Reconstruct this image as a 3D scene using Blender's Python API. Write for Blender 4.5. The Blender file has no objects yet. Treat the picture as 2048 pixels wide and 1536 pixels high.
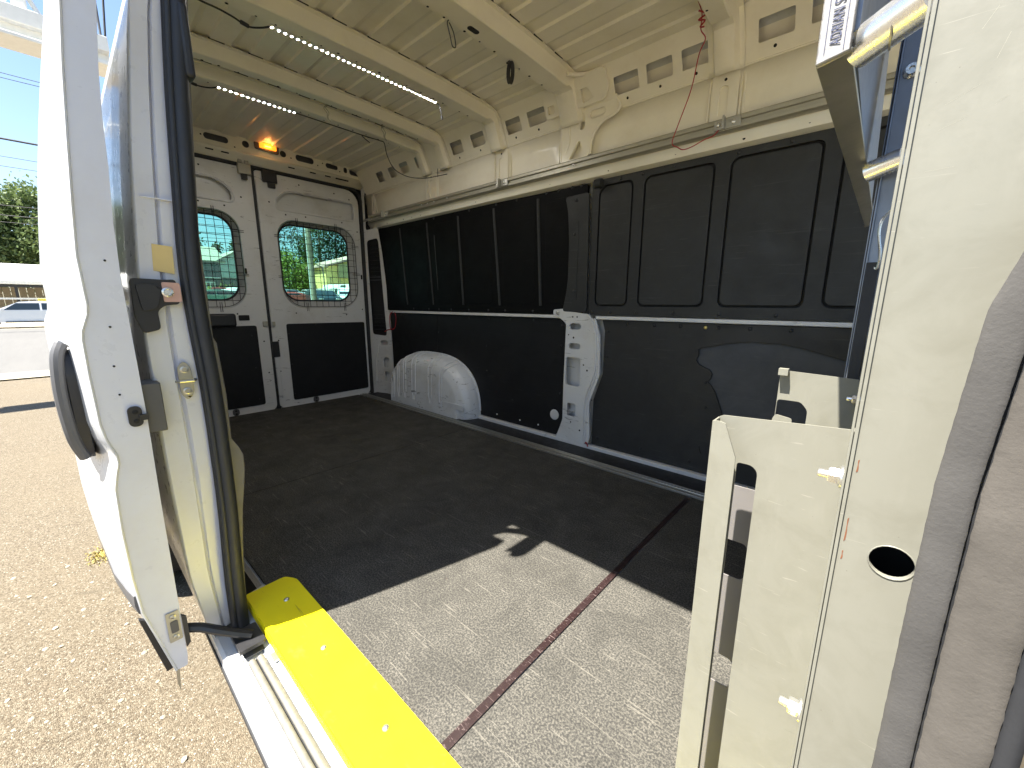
import bpy, bmesh, math, random
from mathutils import Vector, Matrix
from mathutils.geometry import delaunay_2d_cdt
R = math.radians
sc = bpy.context.scene
random.seed(7)

# ------------------------------------------------------------------ camera
cam = bpy.data.objects.new('camera', bpy.data.cameras.new('camera'))
sc.collection.objects.link(cam)
cam.data.sensor_width = 36.0
cam.data.lens = 799.2 / 2048 * 36.0
cam.data.clip_start = 0.01
cam.data.clip_end = 2000
_r = Vector((0.745205, 0.666823, 0.004182)); _u = Vector((-0.134823, 0.144524, 0.980273)); _b = Vector((0.653064, -0.731068, 0.197603))
m = Matrix((_r, _u, _b)).transposed().to_4x4(); m.translation = (0, 0, 0.85)
cam.matrix_world = m
sc.camera = cam

# ------------------------------------------------------------------ sky, sun, exposure
SUN_EL = R(66.0)
sun_h = Vector((-0.315, -0.949, 0)).normalized()          # towards the sun, horizontally
to_sun = Vector((sun_h.x * math.cos(SUN_EL), sun_h.y * math.cos(SUN_EL), math.sin(SUN_EL)))
w = bpy.data.worlds.new('World'); sc.world = w; w.use_nodes = True
nt = w.node_tree
for n in list(nt.nodes): nt.nodes.remove(n)
sky = nt.nodes.new('ShaderNodeTexSky'); sky.sky_type = 'NISHITA'; sky.sun_disc = False
sky.sun_elevation = SUN_EL; sky.sun_rotation = math.atan2(sun_h.x, sun_h.y)
sky.air_density = 1.0; sky.dust_density = 0.6; sky.ozone_density = 1.5
bg = nt.nodes.new('ShaderNodeBackground'); bg.inputs['Strength'].default_value = 0.055
wo = nt.nodes.new('ShaderNodeOutputWorld')
nt.links.new(sky.outputs[0], bg.inputs[0]); nt.links.new(bg.outputs[0], wo.inputs[0])
sl = bpy.data.lights.new('sun', 'SUN'); sl.energy = 4.4; sl.angle = R(0.53); sl.color = (1.0, 0.95, 0.86)
so = bpy.data.objects.new('sun', sl); sc.collection.objects.link(so)
so.rotation_euler = (-to_sun).to_track_quat('-Z', 'Y').to_euler()
sc.view_settings.view_transform = 'Standard'; sc.view_settings.look = 'None'
sc.view_settings.gamma = 1.0; sc.view_settings.use_curve_mapping = False
sc.view_settings.exposure = 2.4
sc.cycles.max_bounces = 10; sc.cycles.diffuse_bounces = 6; sc.cycles.glossy_bounces = 4
sc.cycles.transparent_max_bounces = 12; sc.cycles.caustics_reflective = False; sc.cycles.caustics_refractive = False
sc.cycles.sample_clamp_indirect = 6.0
sc.cycles.use_denoising = True

# ------------------------------------------------------------------ materials
MATS = {}
class N:
    def __init__(s, name):
        s.m = bpy.data.materials.new(name); s.m.use_nodes = True
        s.t = s.m.node_tree; s.p = s.t.nodes['Principled BSDF']; s.o = s.t.nodes['Material Output']
        s.co = s.t.nodes.new('ShaderNodeTexCoord').outputs['Object']
    def new(s, ty, **kw):
        n = s.t.nodes.new(ty)
        for k, v in kw.items(): setattr(n, k, v)
        return n
    def link(s, a, b): s.t.links.new(a, b)
    def mapped(s, scale=(1, 1, 1), rot=(0, 0, 0)):
        n = s.new('ShaderNodeMapping'); n.inputs['Scale'].default_value = scale; n.inputs['Rotation'].default_value = rot
        s.link(s.co, n.inputs[0]); return n.outputs[0]
    def noise(s, scale, detail=4, rough=.6, vec=None, dist=0):
        n = s.new('ShaderNodeTexNoise'); n.inputs['Scale'].default_value = scale; n.inputs['Detail'].default_value = detail
        n.inputs['Roughness'].default_value = rough; n.inputs['Distortion'].default_value = dist
        s.link(vec or s.co, n.inputs['Vector']); return n.outputs['Fac']
    def vor(s, scale, feature='F1', vec=None, out='Distance'):
        n = s.new('ShaderNodeTexVoronoi'); n.feature = feature; n.inputs['Scale'].default_value = scale
        s.link(vec or s.co, n.inputs['Vector']); return n.outputs[out]
    def ramp(s, fac, stops):
        n = s.new('ShaderNodeValToRGB'); e = n.color_ramp.elements
        while len(e) < len(stops): e.new(.5)
        for k, (p, c) in enumerate(stops):
            e[k].position = p; e[k].color = (*c, 1) if len(c) == 3 else c
        s.link(fac, n.inputs[0]); return n.outputs[0]
    def mix(s, fac, a, b, mode='MIX'):
        n = s.new('ShaderNodeMix'); n.data_type = 'RGBA'; n.blend_type = mode
        for inp, v in ((n.inputs[0], fac), (n.inputs[6], a), (n.inputs[7], b)):
            if hasattr(v, 'links'): s.link(v, inp)
            elif isinstance(v, (int, float)): inp.default_value = v
            else: inp.default_value = (*v, 1)
        return n.outputs[2]
    def math(s, op, a, b=0.0):
        n = s.new('ShaderNodeMath'); n.operation = op
        for inp, v in ((n.inputs[0], a), (n.inputs[1], b)):
            if hasattr(v, 'links'): s.link(v, inp)
            else: inp.default_value = v
        return n.outputs[0]
    def bump(s, h, strength=.3, dist=.002):
        n = s.new('ShaderNodeBump'); n.inputs['Strength'].default_value = strength; n.inputs['Distance'].default_value = dist
        s.link(h, n.inputs['Height']); s.link(n.outputs[0], s.p.inputs['Normal'])
    def set(s, **kw):
        for k, v in kw.items():
            i = s.p.inputs[k.replace('_', ' ')]
            if hasattr(v, 'links'): s.link(v, i)
            elif isinstance(v, tuple) and len(v) == 3: i.default_value = (*v, 1)
            else: i.default_value = v
        return s

def simple(name, col, rough=.5, metal=0.0, var=.12, scale=14, bump=0, bscale=300, coat=0, spec=.5):
    n = N(name); c = tuple(col)
    f = n.noise(scale, 5)
    n.set(Base_Color=n.mix(f, tuple(x * (1 - var) for x in c), tuple(min(1, x * (1 + var)) for x in c)),
          Roughness=n.ramp(n.noise(scale * 2.3, 4), [(.3, (rough * .85,) * 3), (.7, (min(1, rough * 1.15),) * 3)]), Metallic=metal)
    n.p.inputs['Coat Weight'].default_value = coat; n.p.inputs['Coat Roughness'].default_value = .08
    n.p.inputs['Specular IOR Level'].default_value = spec
    if bump: n.bump(n.noise(bscale, 3), bump, .001)
    MATS[name] = n.m; return n.m

def scuffed(name, col, mark=(.05, .05, .05), rough=.4, amount=.62, stretch=(6, 6, 40), var=.06, coat=.2, grime=(.35, .3, .22), grime_amt=.35):
    """painted sheet metal with small dark scuffs and faint grime"""
    n = N(name)
    base = n.mix(n.noise(5, 5), tuple(x * (1 - var) for x in col), tuple(min(1, x * (1 + var)) for x in col))
    g = n.ramp(n.noise(2.6, 8, .68), [(.5, (0, 0, 0)), (.8, (grime_amt,) * 3)])
    base = n.mix(g, base, grime)
    k = n.ramp(n.noise(1.0, 6, .7, n.mapped(stretch, (.4, .3, .7)), 1.5), [(amount, (0, 0, 0)), (amount + .05, (.75,) * 3)])
    base = n.mix(k, base, mark)
    n.set(Base_Color=base, Roughness=n.ramp(n.noise(30, 4), [(.3, (rough * .8,) * 3), (.7, (rough * 1.25,) * 3)]))
    n.p.inputs['Coat Weight'].default_value = coat; n.p.inputs['Coat Roughness'].default_value = .12
    n.bump(n.noise(60, 3), .05, .001)
    MATS[name] = n.m; return n.m

def scratched(name, col, scr=(.2, .2, .2), rough=.5, amt=.5, freq=3.0, fine=.3, fscale=260, lo=.45, hi=.75, spec=.5):
    """dark plastic / rubber with light directional scratches and dust"""
    n = N(name); c = tuple(col)
    base = n.mix(n.noise(3, 6, .65), tuple(x * .7 for x in c), tuple(x * 1.3 for x in c))
    if fine:
        s = n.ramp(n.noise(fscale, 3, .7), [(lo, (0, 0, 0)), (hi, (fine,) * 3)])
        base = n.mix(s, base, scr)
    for rot in ((.1, .2, .5), (.9, .3, 1.9), (.2, 1.2, 2.6)):
        l = n.ramp(n.noise(freq, 2, .5, n.mapped((2.5, 60, 60), rot), .6), [(.69, (0, 0, 0)), (.72, (amt,) * 3)])
        base = n.mix(l, base, scr)
    base = n.mix(n.ramp(n.noise(7, 7, .72, None, .8), [(.38, (0, 0, 0)), (.68, (.5,) * 3)]), base, tuple(x * .55 for x in c))
    n.set(Base_Color=base, Roughness=n.ramp(n.noise(9, 5), [(.3, (rough * .8,) * 3), (.7, (min(1, rough * 1.2),) * 3)]))
    n.p.inputs['Specular IOR Level'].default_value = spec
    n.bump(n.noise(420, 2), .12, .0006)
    MATS[name] = n.m; return n.m

scuffed('body_white', (.60, .61, .62), rough=.3, amount=.74, coat=.6, grime=(.5, .42, .3), grime_amt=.3)
scuffed('inner_white', (.68, .68, .68), mark=(.06, .055, .05), amount=.625, rough=.4, grime_amt=.5)
scuffed('arch_white', (.72, .74, .77), mark=(.05, .05, .05), amount=.6, rough=.4, stretch=(9, 9, 30), grime_amt=.5)
scuffed('roof_warm_lit', (.84, .80, .69), mark=(.15, .13, .1), amount=.78, rough=.42, grime=(.55, .48, .33), grime_amt=.4)  # white paint with the warm bounce from the ground put into its colour
scuffed('jamb_white', (.66, .68, .75), mark=(.2, .17, .13), amount=.73, rough=.32, grime=(.5, .44, .36), grime_amt=.4)
def beige():
    n = N('beige'); base = n.mix(n.noise(6, 5), (.186, .182, .150), (.206, .202, .168))
    g = n.ramp(n.noise(22, 8, .7, None, .6), [(.46, (0, 0, 0)), (.72, (.55,) * 3)]); base = n.mix(g, base, (.150, .145, .114))
    p = n.ramp(n.noise(55, 5, .65, n.mapped((1, 1, .25))), [(.55, (0, 0, 0)), (.75, (.35,) * 3)]); base = n.mix(p, base, (.24, .234, .20))
    k = n.ramp(n.noise(1.0, 5, .65, n.mapped((60, 60, 190), (.4, .9, .7)), 1.2), [(.70, (0, 0, 0)), (.74, (.6,) * 3)]); base = n.mix(k, base, (.10, .092, .07))
    l = n.ramp(n.noise(1.0, 3, .5, n.mapped((30, 30, 420), (.0, .5, .0)), .8), [(.70, (0, 0, 0)), (.73, (.5,) * 3)]); base = n.mix(l, base, (.32, .31, .26))
    d = n.ramp(n.vor(170), [(.035, (.8,) * 3), (.06, (0, 0, 0))]); d = n.math('MULTIPLY', d, n.ramp(n.noise(30), [(.52, (0, 0, 0)), (.6, (1, 1, 1))])); base = n.mix(d, base, (.09, .08, .06))
    n.set(Base_Color=base, Roughness=n.ramp(n.noise(35, 5), [(.3, (.32,) * 3), (.7, (.55,) * 3)]))
    n.bump(n.noise(260, 3), .08, .0006); MATS['beige'] = n.m
beige()
simple('beige_shade', (.16, .15, .145), .5)  # beige darkened in its colour to read as shaded metal
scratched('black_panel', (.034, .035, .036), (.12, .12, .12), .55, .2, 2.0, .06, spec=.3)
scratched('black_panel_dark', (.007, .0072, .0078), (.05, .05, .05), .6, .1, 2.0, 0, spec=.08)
scratched('torn_layer', (.085, .090, .100), (.15, .15, .15), .6, .2, 2.0, .12, spec=.3)
scratched('grey_board', (.032, .032, .032), (.12, .12, .115), .55, .2, 2.0, .1, spec=.35)
scratched('black_board', (.0135, .014, .0155), (.09, .09, .09), .5, .15, 2.0, .05, spec=.3)
scratched('floor_mat', (.038, .037, .034), (.25, .233, .195), .7, .4, 3.0, .6, 210, .42, .72, .12)
scratched('seam_tape', (.018, .008, .008), (.20, .15, .14), .45, .8, 6.0, .5, 130, .60, .68)
simple('rubber_black', (.02, .021, .024), .6, var=.3, bump=.1)
simple('rubber_seal', (.022, .025, .032), .55, var=.25, scale=9, bump=.15)
simple('rubber_dusty', (.085, .077, .068), .85, var=.5, scale=28, bump=.2, bscale=400, spec=.2)
simple('rubber_tan', (.105, .086, .06), .85, var=.35, scale=8, bump=.3, bscale=180, spec=.2)
simple('rubber_grey', (.068, .065, .062), .8, var=.4, scale=25, bump=.2, bscale=500, spec=.2)
simple('plastic_black', (.018, .018, .02), .42, var=.2, bump=.1)
simple('plastic_grey', (.09, .09, .095), .5, var=.2, bump=.1)
simple('hole_dark', (.012, .012, .012), .8)  # near-black tone puts the shade of holes, slots and recesses into colour
simple('alloy', (.50, .49, .45), .35, .85, .1, 30, bump=.05)
simple('alloy_dull', (.42, .40, .33), .45, .55, .15, 18, bump=.05)
simple('rail_grey', (.15, .145, .13), .6, .2, .35, 60, bump=.2)
simple('trim_grey', (.17, .165, .16), .6, var=.2)
simple('zinc', (.72, .72, .70), .28, .9, .1, 60, bump=.1)
simple('steel_galv', (.40, .38, .32), .42, .75, .35, 16, bump=.15, bscale=90)
simple('steel_blue', (.24, .27, .33), .38, .55, .15, 30, bump=.05)
simple('chrome_yellow', (.86, .87, .88), .27, .9, .12, 40)
simple('rust', (.17, .06, .025), .8, var=.4, scale=200)
simple('red_wire', (.35, .02, .03), .45)
simple('brown_trim', (.10, .075, .05), .9, var=.5, scale=30, bump=.4, bscale=120)
simple('foam_tape', (.30, .295, .30), .9, var=.3, scale=120, bump=.6, bscale=140)
simple('scratch_pale', (.36, .35, .28), .6)
simple('ink_blue', (.05, .06, .12), .7)
simple('stud_brass', (.7, .55, .2), .35, .8)
simple('cab_bounce_grey', (.58, .56, .50), .8)  # pale tone chosen to bounce sunlight off unseen cab parts
simple('sticker_yellow', (.70, .55, .24), .6, var=.12)
simple('primer_pink', (.55, .35, .30), .5, .2, .2)

def yellow():
    n = N('safety_yellow')
    b = n.mix(n.noise(11, 6, .65), (.86, .70, .006), (.93, .80, .012))
    k = n.ramp(n.noise(2.2, 3, .5, n.mapped((4, 40, 40), (.2, .1, .9)), .8), [(.68, (0, 0, 0)), (.72, (.6,) * 3)])
    b = n.mix(k, b, (.38, .27, .02))
    g = n.ramp(n.noise(17, 7, .7), [(.6, (0, 0, 0)), (.75, (.45,) * 3)])
    b = n.mix(g, b, (.55, .42, .05))
    n.p.inputs['Specular IOR Level'].default_value = .15
    n.set(Base_Color=b, Roughness=.5); n.bump(n.noise(300, 2), .1, .0008); MATS['safety_yellow'] = n.m
yellow()

def ground_mat():
    n = N('lot_aggregate')
    cell = n.vor(190, out='Color'); sep = n.new('ShaderNodeSeparateColor'); n.link(cell, sep.inputs[0])
    c = n.ramp(sep.outputs[0], [(.0, (.060, .048, .034)), (.35, (.140, .117, .083)), (.7, (.195, .168, .123)), (.95, (.25, .222, .172)), (1.0, (.42, .40, .34))])
    d = n.vor(190, 'DISTANCE_TO_EDGE')
    c = n.mix(n.ramp(d, [(.0, (1, 1, 1)), (.12, (0, 0, 0))]), c, (.12, .092, .06))
    c = n.mix(n.ramp(n.noise(.9, 6, .65), [(.35, (0, 0, 0)), (.7, (.35,) * 3)]), c, (.19, .155, .105))
    cr = n.ramp(n.vor(.55, 'DISTANCE_TO_EDGE', n.mapped((1, 1, 1))), [(.0, (1, 1, 1)), (.006, (0, 0, 0))])
    c = n.mix(n.math('MULTIPLY', cr, n.ramp(n.noise(3), [(.45, (0, 0, 0)), (.6, (.6,) * 3)])), c, (.10, .085, .06))
    n.set(Base_Color=c, Roughness=.9); n.p.inputs['Specular IOR Level'].default_value = .2
    n.bump(n.ramp(d, [(0, (0, 0, 0)), (.3, (1, 1, 1))]), .9, .003); MATS['lot_aggregate'] = n.m
ground_mat()
def asphalt(name, col):
    n = N(name)
    c = n.mix(n.noise(220, 3, .7), tuple(x * .75 for x in col), tuple(x * 1.3 for x in col))
    c = n.mix(n.ramp(n.noise(1.1, 6, .7, n.mapped((.25, 3, 1))), [(.4, (0, 0, 0)), (.75, (.5,) * 3)]), c, tuple(x * .7 for x in col))
    n.set(Base_Color=c, Roughness=.9); n.bump(n.noise(180), .4, .003); MATS[name] = n.m
asphalt('road_asphalt', (.105, .102, .096)); asphalt('concrete', (.28, .25, .19))
def grassy(name, a, b):
    n = N(name); n.set(Base_Color=n.mix(n.noise(3, 8, .7), a, b), Roughness=.9); n.bump(n.noise(40), .5, .02); MATS[name] = n.m
grassy('grass_green', (.10, .16, .03), (.22, .27, .06))
grassy('terrain_green', (.09, .12, .05), (.17, .17, .08))
def leaf(name, a, b):
    n = N(name); oi = n.new('ShaderNodeObjectInfo')
    geo = n.new('ShaderNodeNewGeometry')
    c = n.mix(geo.outputs['Random Per Island'], a, b)
    n.set(Base_Color=c, Roughness=.55); n.p.inputs['Specular IOR Level'].default_value = .3
    tr = n.new('ShaderNodeBsdfTranslucent'); n.link(c, tr.inputs[0])
    mx = n.new('ShaderNodeMixShader'); mx.inputs[0].default_value = .3
    n.link(n.p.outputs[0], mx.inputs[1]); n.link(tr.outputs[0], mx.inputs[2]); n.link(mx.outputs[0], n.o.inputs[0]); MATS[name] = n.m
leaf('leaf_dark', (.025, .05, .018), (.06, .10, .035)); leaf('leaf_mid', (.07, .115, .035), (.17, .22, .085)); leaf('leaf_bright', (.10, .15, .02), (.24, .28, .06))
simple('straw', (.42, .34, .10), .9)
simple('bark', (.16, .12, .085), .9, var=.4, scale=30, bump=.5)
simple('wood_grey', (.26, .22, .16), .85, var=.3, scale=20)
simple('siding_blue', (.055, .09, .10), .7, var=.1); simple('siding_pale', (.42, .48, .46), .7, var=.08)
simple('shingle', (.28, .27, .22), .9, var=.25, scale=12); simple('trim_white', (.78, .78, .75), .5, var=.04)
simple('stucco_yellow', (.72, .53, .20), .85, var=.1); simple('stucco_tan', (.40, .33, .17), .85, var=.1)
simple('car_white', (.78, .79, .80), .25, var=.03, coat=.8); simple('car_silver', (.42, .44, .45), .3, .4, .05, coat=.8)
simple('car_red', (.36, .05, .035), .3, var=.05, coat=.8); simple('car_dark', (.02, .03, .04), .3, var=.05, coat=.8)
simple('car_green', (.10, .22, .17), .3, var=.05, coat=.8); simple('tyre', (.02, .02, .02), .85); simple('sign_yellow', (.72, .62, .10), .6)
simple('car_glass', (.02, .03, .035), .06, spec=.8)
simple('lamp_red', (.4, .02, .02), .2); simple('canopy_white', (.8, .79, .75), .5)

def glass():
    n = N('window_glass'); t = n.new('ShaderNodeBsdfTransparent'); t.inputs[0].default_value = (.55, .80, .74, 1)
    g = n.new('ShaderNodeBsdfGlossy'); g.inputs['Roughness'].default_value = .02
    f = n.new('ShaderNodeFresnel'); f.inputs[0].default_value = 1.45
    x = n.new('ShaderNodeMixShader'); n.link(f.outputs[0], x.inputs[0]); n.link(t.outputs[0], x.inputs[1]); n.link(g.outputs[0], x.inputs[2])
    n.link(x.outputs[0], n.o.inputs[0]); MATS['window_glass'] = n.m
glass()
def emit(name, col, s):
    n = N(name); n.set(Base_Color=col, Emission_Color=col, Emission_Strength=s); MATS[name] = n.m
emit('led_light', (1.0, .96, .90), 215.0)
emit('lamp_filament', (1.0, .60, .12), 6.0)
def amber():
    n = N('amber_lens'); t = n.new('ShaderNodeBsdfTransparent'); t.inputs[0].default_value = (1, .62, .22, 1)
    n.set(Base_Color=(.9, .42, .06), Roughness=.25, Emission_Color=(1.0, .36, .03), Emission_Strength=.35)
    x = n.new('ShaderNodeMixShader'); x.inputs[0].default_value = .45; n.link(n.p.outputs[0], x.inputs[1]); n.link(t.outputs[0], x.inputs[2]); n.link(x.outputs[0], n.o.inputs[0])
    n.bump(n.noise(120), .5, .002); MATS['amber_lens'] = n.m
amber()

# ------------------------------------------------------------------ mesh helpers
COL = sc.collection
def tag(o, label=None, cat=None, group=None, kind=None):
    if label: o['label'] = label
    if cat: o['category'] = cat
    if group: o['group'] = group
    if kind: o['kind'] = kind
    return o
def root(name, label, cat, loc=(0, 0, 0), group=None, rz=0):
    o = bpy.data.objects.new(name, None); o.empty_display_size = .1; COL.objects.link(o)
    o.location = loc; o.rotation_euler.z = rz; o['is_root'] = 1
    return tag(o, label, cat, group)
def place(name, mesh, parent=None, at=(0, 0, 0), local=False):
    """mesh holds world coordinates (or a shape about its own origin moved to `at`)"""
    o = bpy.data.objects.new(name, mesh); COL.objects.link(o)
    v = Vector(at)
    if parent is not None:
        o.parent = parent
        if parent.get('is_root') and not local: v = v - parent.location
    o.location = v
    return o

class MB:
    def __init__(s): s.v = []; s.f = []
    def add(s, verts, faces):
        b = len(s.v); s.v += [tuple(x) for x in verts]; s.f += [tuple(i + b for i in f) for f in faces]; return s
    def box(s, x0, x1, y0, y1, z0, z1):
        v = [(x, y, z) for x in (x0, x1) for y in (y0, y1) for z in (z0, z1)]
        return s.add(v, [(0, 1, 3, 2), (4, 6, 7, 5), (0, 4, 5, 1), (2, 3, 7, 6), (0, 2, 6, 4), (1, 5, 7, 3)])
    def obox(s, c, U, V, W, du, dv, dw):
        c, U, V, W = Vector(c), Vector(U).normalized(), Vector(V).normalized(), Vector(W).normalized()
        v = [c + U * a * du / 2 + V * b * dv / 2 + W * d * dw / 2 for a in (-1, 1) for b in (-1, 1) for d in (-1, 1)]
        return s.add(v, [(0, 1, 3, 2), (4, 6, 7, 5), (0, 4, 5, 1), (2, 3, 7, 6), (0, 2, 6, 4), (1, 5, 7, 3)])
    def plate(s, o, U, V, outline, holes=(), t=.002, warp=None):
        """flat sheet with cut-outs; o origin, U/V axes, normal U x V; thickness t along the normal"""
        o, U, V = Vector(o), Vector(U), Vector(V); Nn = U.cross(V).normalized()
        loops = [list(outline)] + [list(h) for h in holes]
        pts = []; edges = []; spans = []
        for lp in loops:
            b = len(pts); pts += lp; n = len(lp); spans.append((b, n)); edges += [(b + i, b + (i + 1) % n) for i in range(n)]
        vo, eo, fo, ov, oe, of = delaunay_2d_cdt([Vector(p) for p in pts], edges, [], 0, 1e-7)
        def inside(p, lp):
            r = False; n = len(lp); j = n - 1
            for i in range(n):
                xi, yi = lp[i]; xj, yj = lp[j]
                if (yi > p[1]) != (yj > p[1]) and p[0] < (xj - xi) * (p[1] - yi) / (yj - yi) + xi: r = not r
                j = i
            return r
        tris = []
        for f in fo:
            c = sum((vo[i] for i in f), Vector((0, 0))) / len(f)
            if inside(c, loops[0]) and not any(inside(c, h) for h in loops[1:]):
                a = (vo[f[1]] - vo[f[0]]).cross(vo[f[2]] - vo[f[0]])
                tris.append(f if a > 0 else f[::-1])
        def P(q, h):
            r = o + U * q[0] + V * q[1] + Nn * h
            return warp(r) if warp else r
        n = len(vo); vs = [P(q, t) for q in vo] + [P(q, 0) for q in vo]
        fs = [tuple(f) for f in tris] + [tuple(i + n for i in f[::-1]) for f in tris]
        idx = {}
        for k, lst in enumerate(ov):
            for q in lst: idx[q] = k
        for li, (b, cnt) in enumerate(spans):
            lp = loops[li]; area = sum(lp[i][0] * lp[(i + 1) % cnt][1] - lp[(i + 1) % cnt][0] * lp[i][1] for i in range(cnt))
            ccw = area > 0
            for i in range(cnt):
                a, c = idx.get(b + i), idx.get(b + (i + 1) % cnt)
                if a is None or c is None or a == c: continue
                if (li == 0) != ccw: a, c = c, a
                fs.append((a, a + n, c + n, c))
        return s.add(vs, fs)
    def tube(s, path, r, n=8, cap=True, radii=None):
        path = [Vector(p) for p in path]; rings = []
        a = None
        for i, p in enumerate(path):
            t = (path[min(i + 1, len(path) - 1)] - path[max(i - 1, 0)]).normalized()
            if a is None: a = t.orthogonal().normalized()
            else:
                a = a - t * a.dot(t)
                a = a.normalized() if a.length > 1e-4 else t.orthogonal().normalized()
            b = a.cross(t).normalized(); rr = radii[i] if radii else r
            rings.append([p + a * math.cos(2 * math.pi * k / n) * rr + b * math.sin(2 * math.pi * k / n) * rr for k in range(n)])
        return s.loft(rings, True, cap)
    def loft(s, rings, closed=True, cap=True):
        n = len(rings[0]); v = [p for r in rings for p in r]; f = []
        for i in range(len(rings) - 1):
            for k in range(n if closed else n - 1):
                a, b = i * n + k, i * n + (k + 1) % n
                f.append((a, b, b + n, a + n))
        if cap and closed:
            f.append(tuple(range(n))[::-1]); f.append(tuple(range((len(rings) - 1) * n, len(rings) * n)))
        return s.add(v, f)
    def grid(s, fn, us, vs):
        """fn(u, v) -> point"""
        n = len(vs); v = [fn(a, b) for a in us for b in vs]
        return s.add(v, [(i * n + j, i * n + j + 1, (i + 1) * n + j + 1, (i + 1) * n + j) for i in range(len(us) - 1) for j in range(n - 1)])
    def lathe(s, o, axis, prof, n=16):
        """prof: list of (radius, height along axis)"""
        o, axis = Vector(o), Vector(axis).normalized()
        a = axis.orthogonal().normalized(); b = axis.cross(a)
        rings = [[o + axis * h + (a * math.cos(2 * math.pi * k / n) + b * math.sin(2 * math.pi * k / n)) * max(r, 1e-5) for k in range(n)] for r, h in prof]
        return s.loft(rings, True, True)
    def mesh(s, mat, smooth=35, name='m'):
        me = bpy.data.meshes.new(name); me.from_pydata(s.v, [], s.f); me.validate()
        bm = bmesh.new(); bm.from_mesh(me); bmesh.ops.recalc_face_normals(bm, faces=bm.faces) if s.recalc else None
        bm.to_mesh(me); bm.free()
        if smooth:
            for p in me.polygons: p.use_smooth = True
            me.set_sharp_from_angle(angle=R(smooth))
        me.materials.append(MATS[mat]); me.update(); return me
    recalc = True
    def build(s, name, mat, parent=None, smooth=35, bevel=0, at=(0, 0, 0), local=False, seg=2, solid=0):
        o = place(name, s.mesh(mat, smooth, name), parent, at, local)
        if solid:
            md = o.modifiers.new('t', 'SOLIDIFY'); md.thickness = solid; md.offset = 0
        if bevel:
            md = o.modifiers.new('b', 'BEVEL'); md.width = bevel; md.segments = seg; md.limit_method = 'ANGLE'; md.angle_limit = R(50)
        return o

def rrect(x0, y0, x1, y1, r, n=5):
    """rounded rectangle, counter-clockwise; r one radius or four (bl, br, tr, tl)"""
    rs = r if isinstance(r, (tuple, list)) else (r,) * 4
    out = []
    for (cx, cy, a0, q) in ((x0, y0, 180, rs[0]), (x1, y0, 270, rs[1]), (x1, y1, 0, rs[2]), (x0, y1, 90, rs[3])):
        sx, sy = (1 if cx == x0 else -1), (1 if cy == y0 else -1)
        for k in range(n + 1):
            a = R(a0 + 90 * k / n); out.append((cx + sx * q + q * math.cos(a), cy + sy * q + q * math.sin(a)))
    return out
def circ(cx, cy, r, n=16, ry=None):
    return [(cx + r * math.cos(2 * math.pi * k / n), cy + (ry or r) * math.sin(2 * math.pi * k / n)) for k in range(n)]
def rpoly(pts, r, n=4):
    """polygon with rounded corners"""
    out = []; m_ = len(pts)
    for i in range(m_):
        p, a, b = Vector(pts[i]), Vector(pts[i - 1]), Vector(pts[(i + 1) % m_])
        ri = r[i] if isinstance(r, (list, tuple)) else r
        da, db = (a - p), (b - p); l = min(ri, da.length * .48, db.length * .48)
        p0, p1 = p + da.normalized() * l, p + db.normalized() * l
        if l < 1e-5: out.append(tuple(p)); continue
        for k in range(n + 1):
            t = k / n; q = p0 * (1 - t) ** 2 + p * 2 * t * (1 - t) + p1 * t ** 2; out.append(tuple(q))
    return out
def lerp(tab, z):
    """piecewise-linear lookup in [(z, value), ...] sorted by z"""
    if z <= tab[0][0]: return tab[0][1]
    for (a, va), (b, vb) in zip(tab, tab[1:]):
        if z <= b: return va + (vb - va) * (z - a) / (b - a)
    return tab[-1][1]
def spline(pts, n=6):
    """Catmull-Rom through 3-D points"""
    P = [Vector(p) for p in pts]; out = []
    for i in range(len(P) - 1):
        p0, p1, p2, p3 = P[max(i - 1, 0)], P[i], P[i + 1], P[min(i + 2, len(P) - 1)]
        for k in range(n):
            t = k / n
            out.append(.5 * ((2 * p1) + (p2 - p0) * t + (2 * p0 - 5 * p1 + 4 * p2 - p3) * t * t + (3 * p1 - p0 - 3 * p2 + p3) * t ** 3))
    out.append(P[-1]); return out
def frange(a, b, n): return [a + (b - a) * i / n for i in range(n + 1)]

# wall frames: XW(y) = sheet in the X-Z plane facing the camera side (-Y), RW(x) = rear sheet facing +X
def XW(y): return ((0, y, 0), (1, 0, 0), (0, 0, 1))
def RW(x): return ((x, 0, 0), (0, 1, 0), (0, 0, 1))
def FL(z): return ((0, 0, z), (1, 0, 0), (0, 1, 0))
XV, YV, ZV = Vector((1, 0, 0)), Vector((0, 1, 0)), Vector((0, 0, 1))

_shared = {}
def rivet(parent, at, nrm=(0, -1, 0), r=.008, mat='plastic_black', name='rivet'):
    key = (tuple(nrm), r, mat)
    if key not in _shared:
        _shared[key] = MB().lathe((0, 0, 0), nrm, [(r, 0), (r * .95, r * .25), (r * .7, r * .5), (r * .3, r * .62), (0.0001, r * .64)], 10).mesh(mat, 60, 'rivet')
    return place(name, _shared[key], parent, at)
def dark_hole_disc(parent, at, nrm, r=.006, name='dark_hole_disc'):  # raised disc, no real hole; the hole's shade is its dark colour
    key = ('hole', tuple(nrm), r)
    if key not in _shared:
        _shared[key] = MB().lathe((0, 0, 0), nrm, [(r, 0.0006), (r * .8, 0.0012), (0.0001, .0012)], 10).mesh('hole_dark', 60, 'dark_hole_disc')
    return place(name, _shared[key], parent, at)

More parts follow.
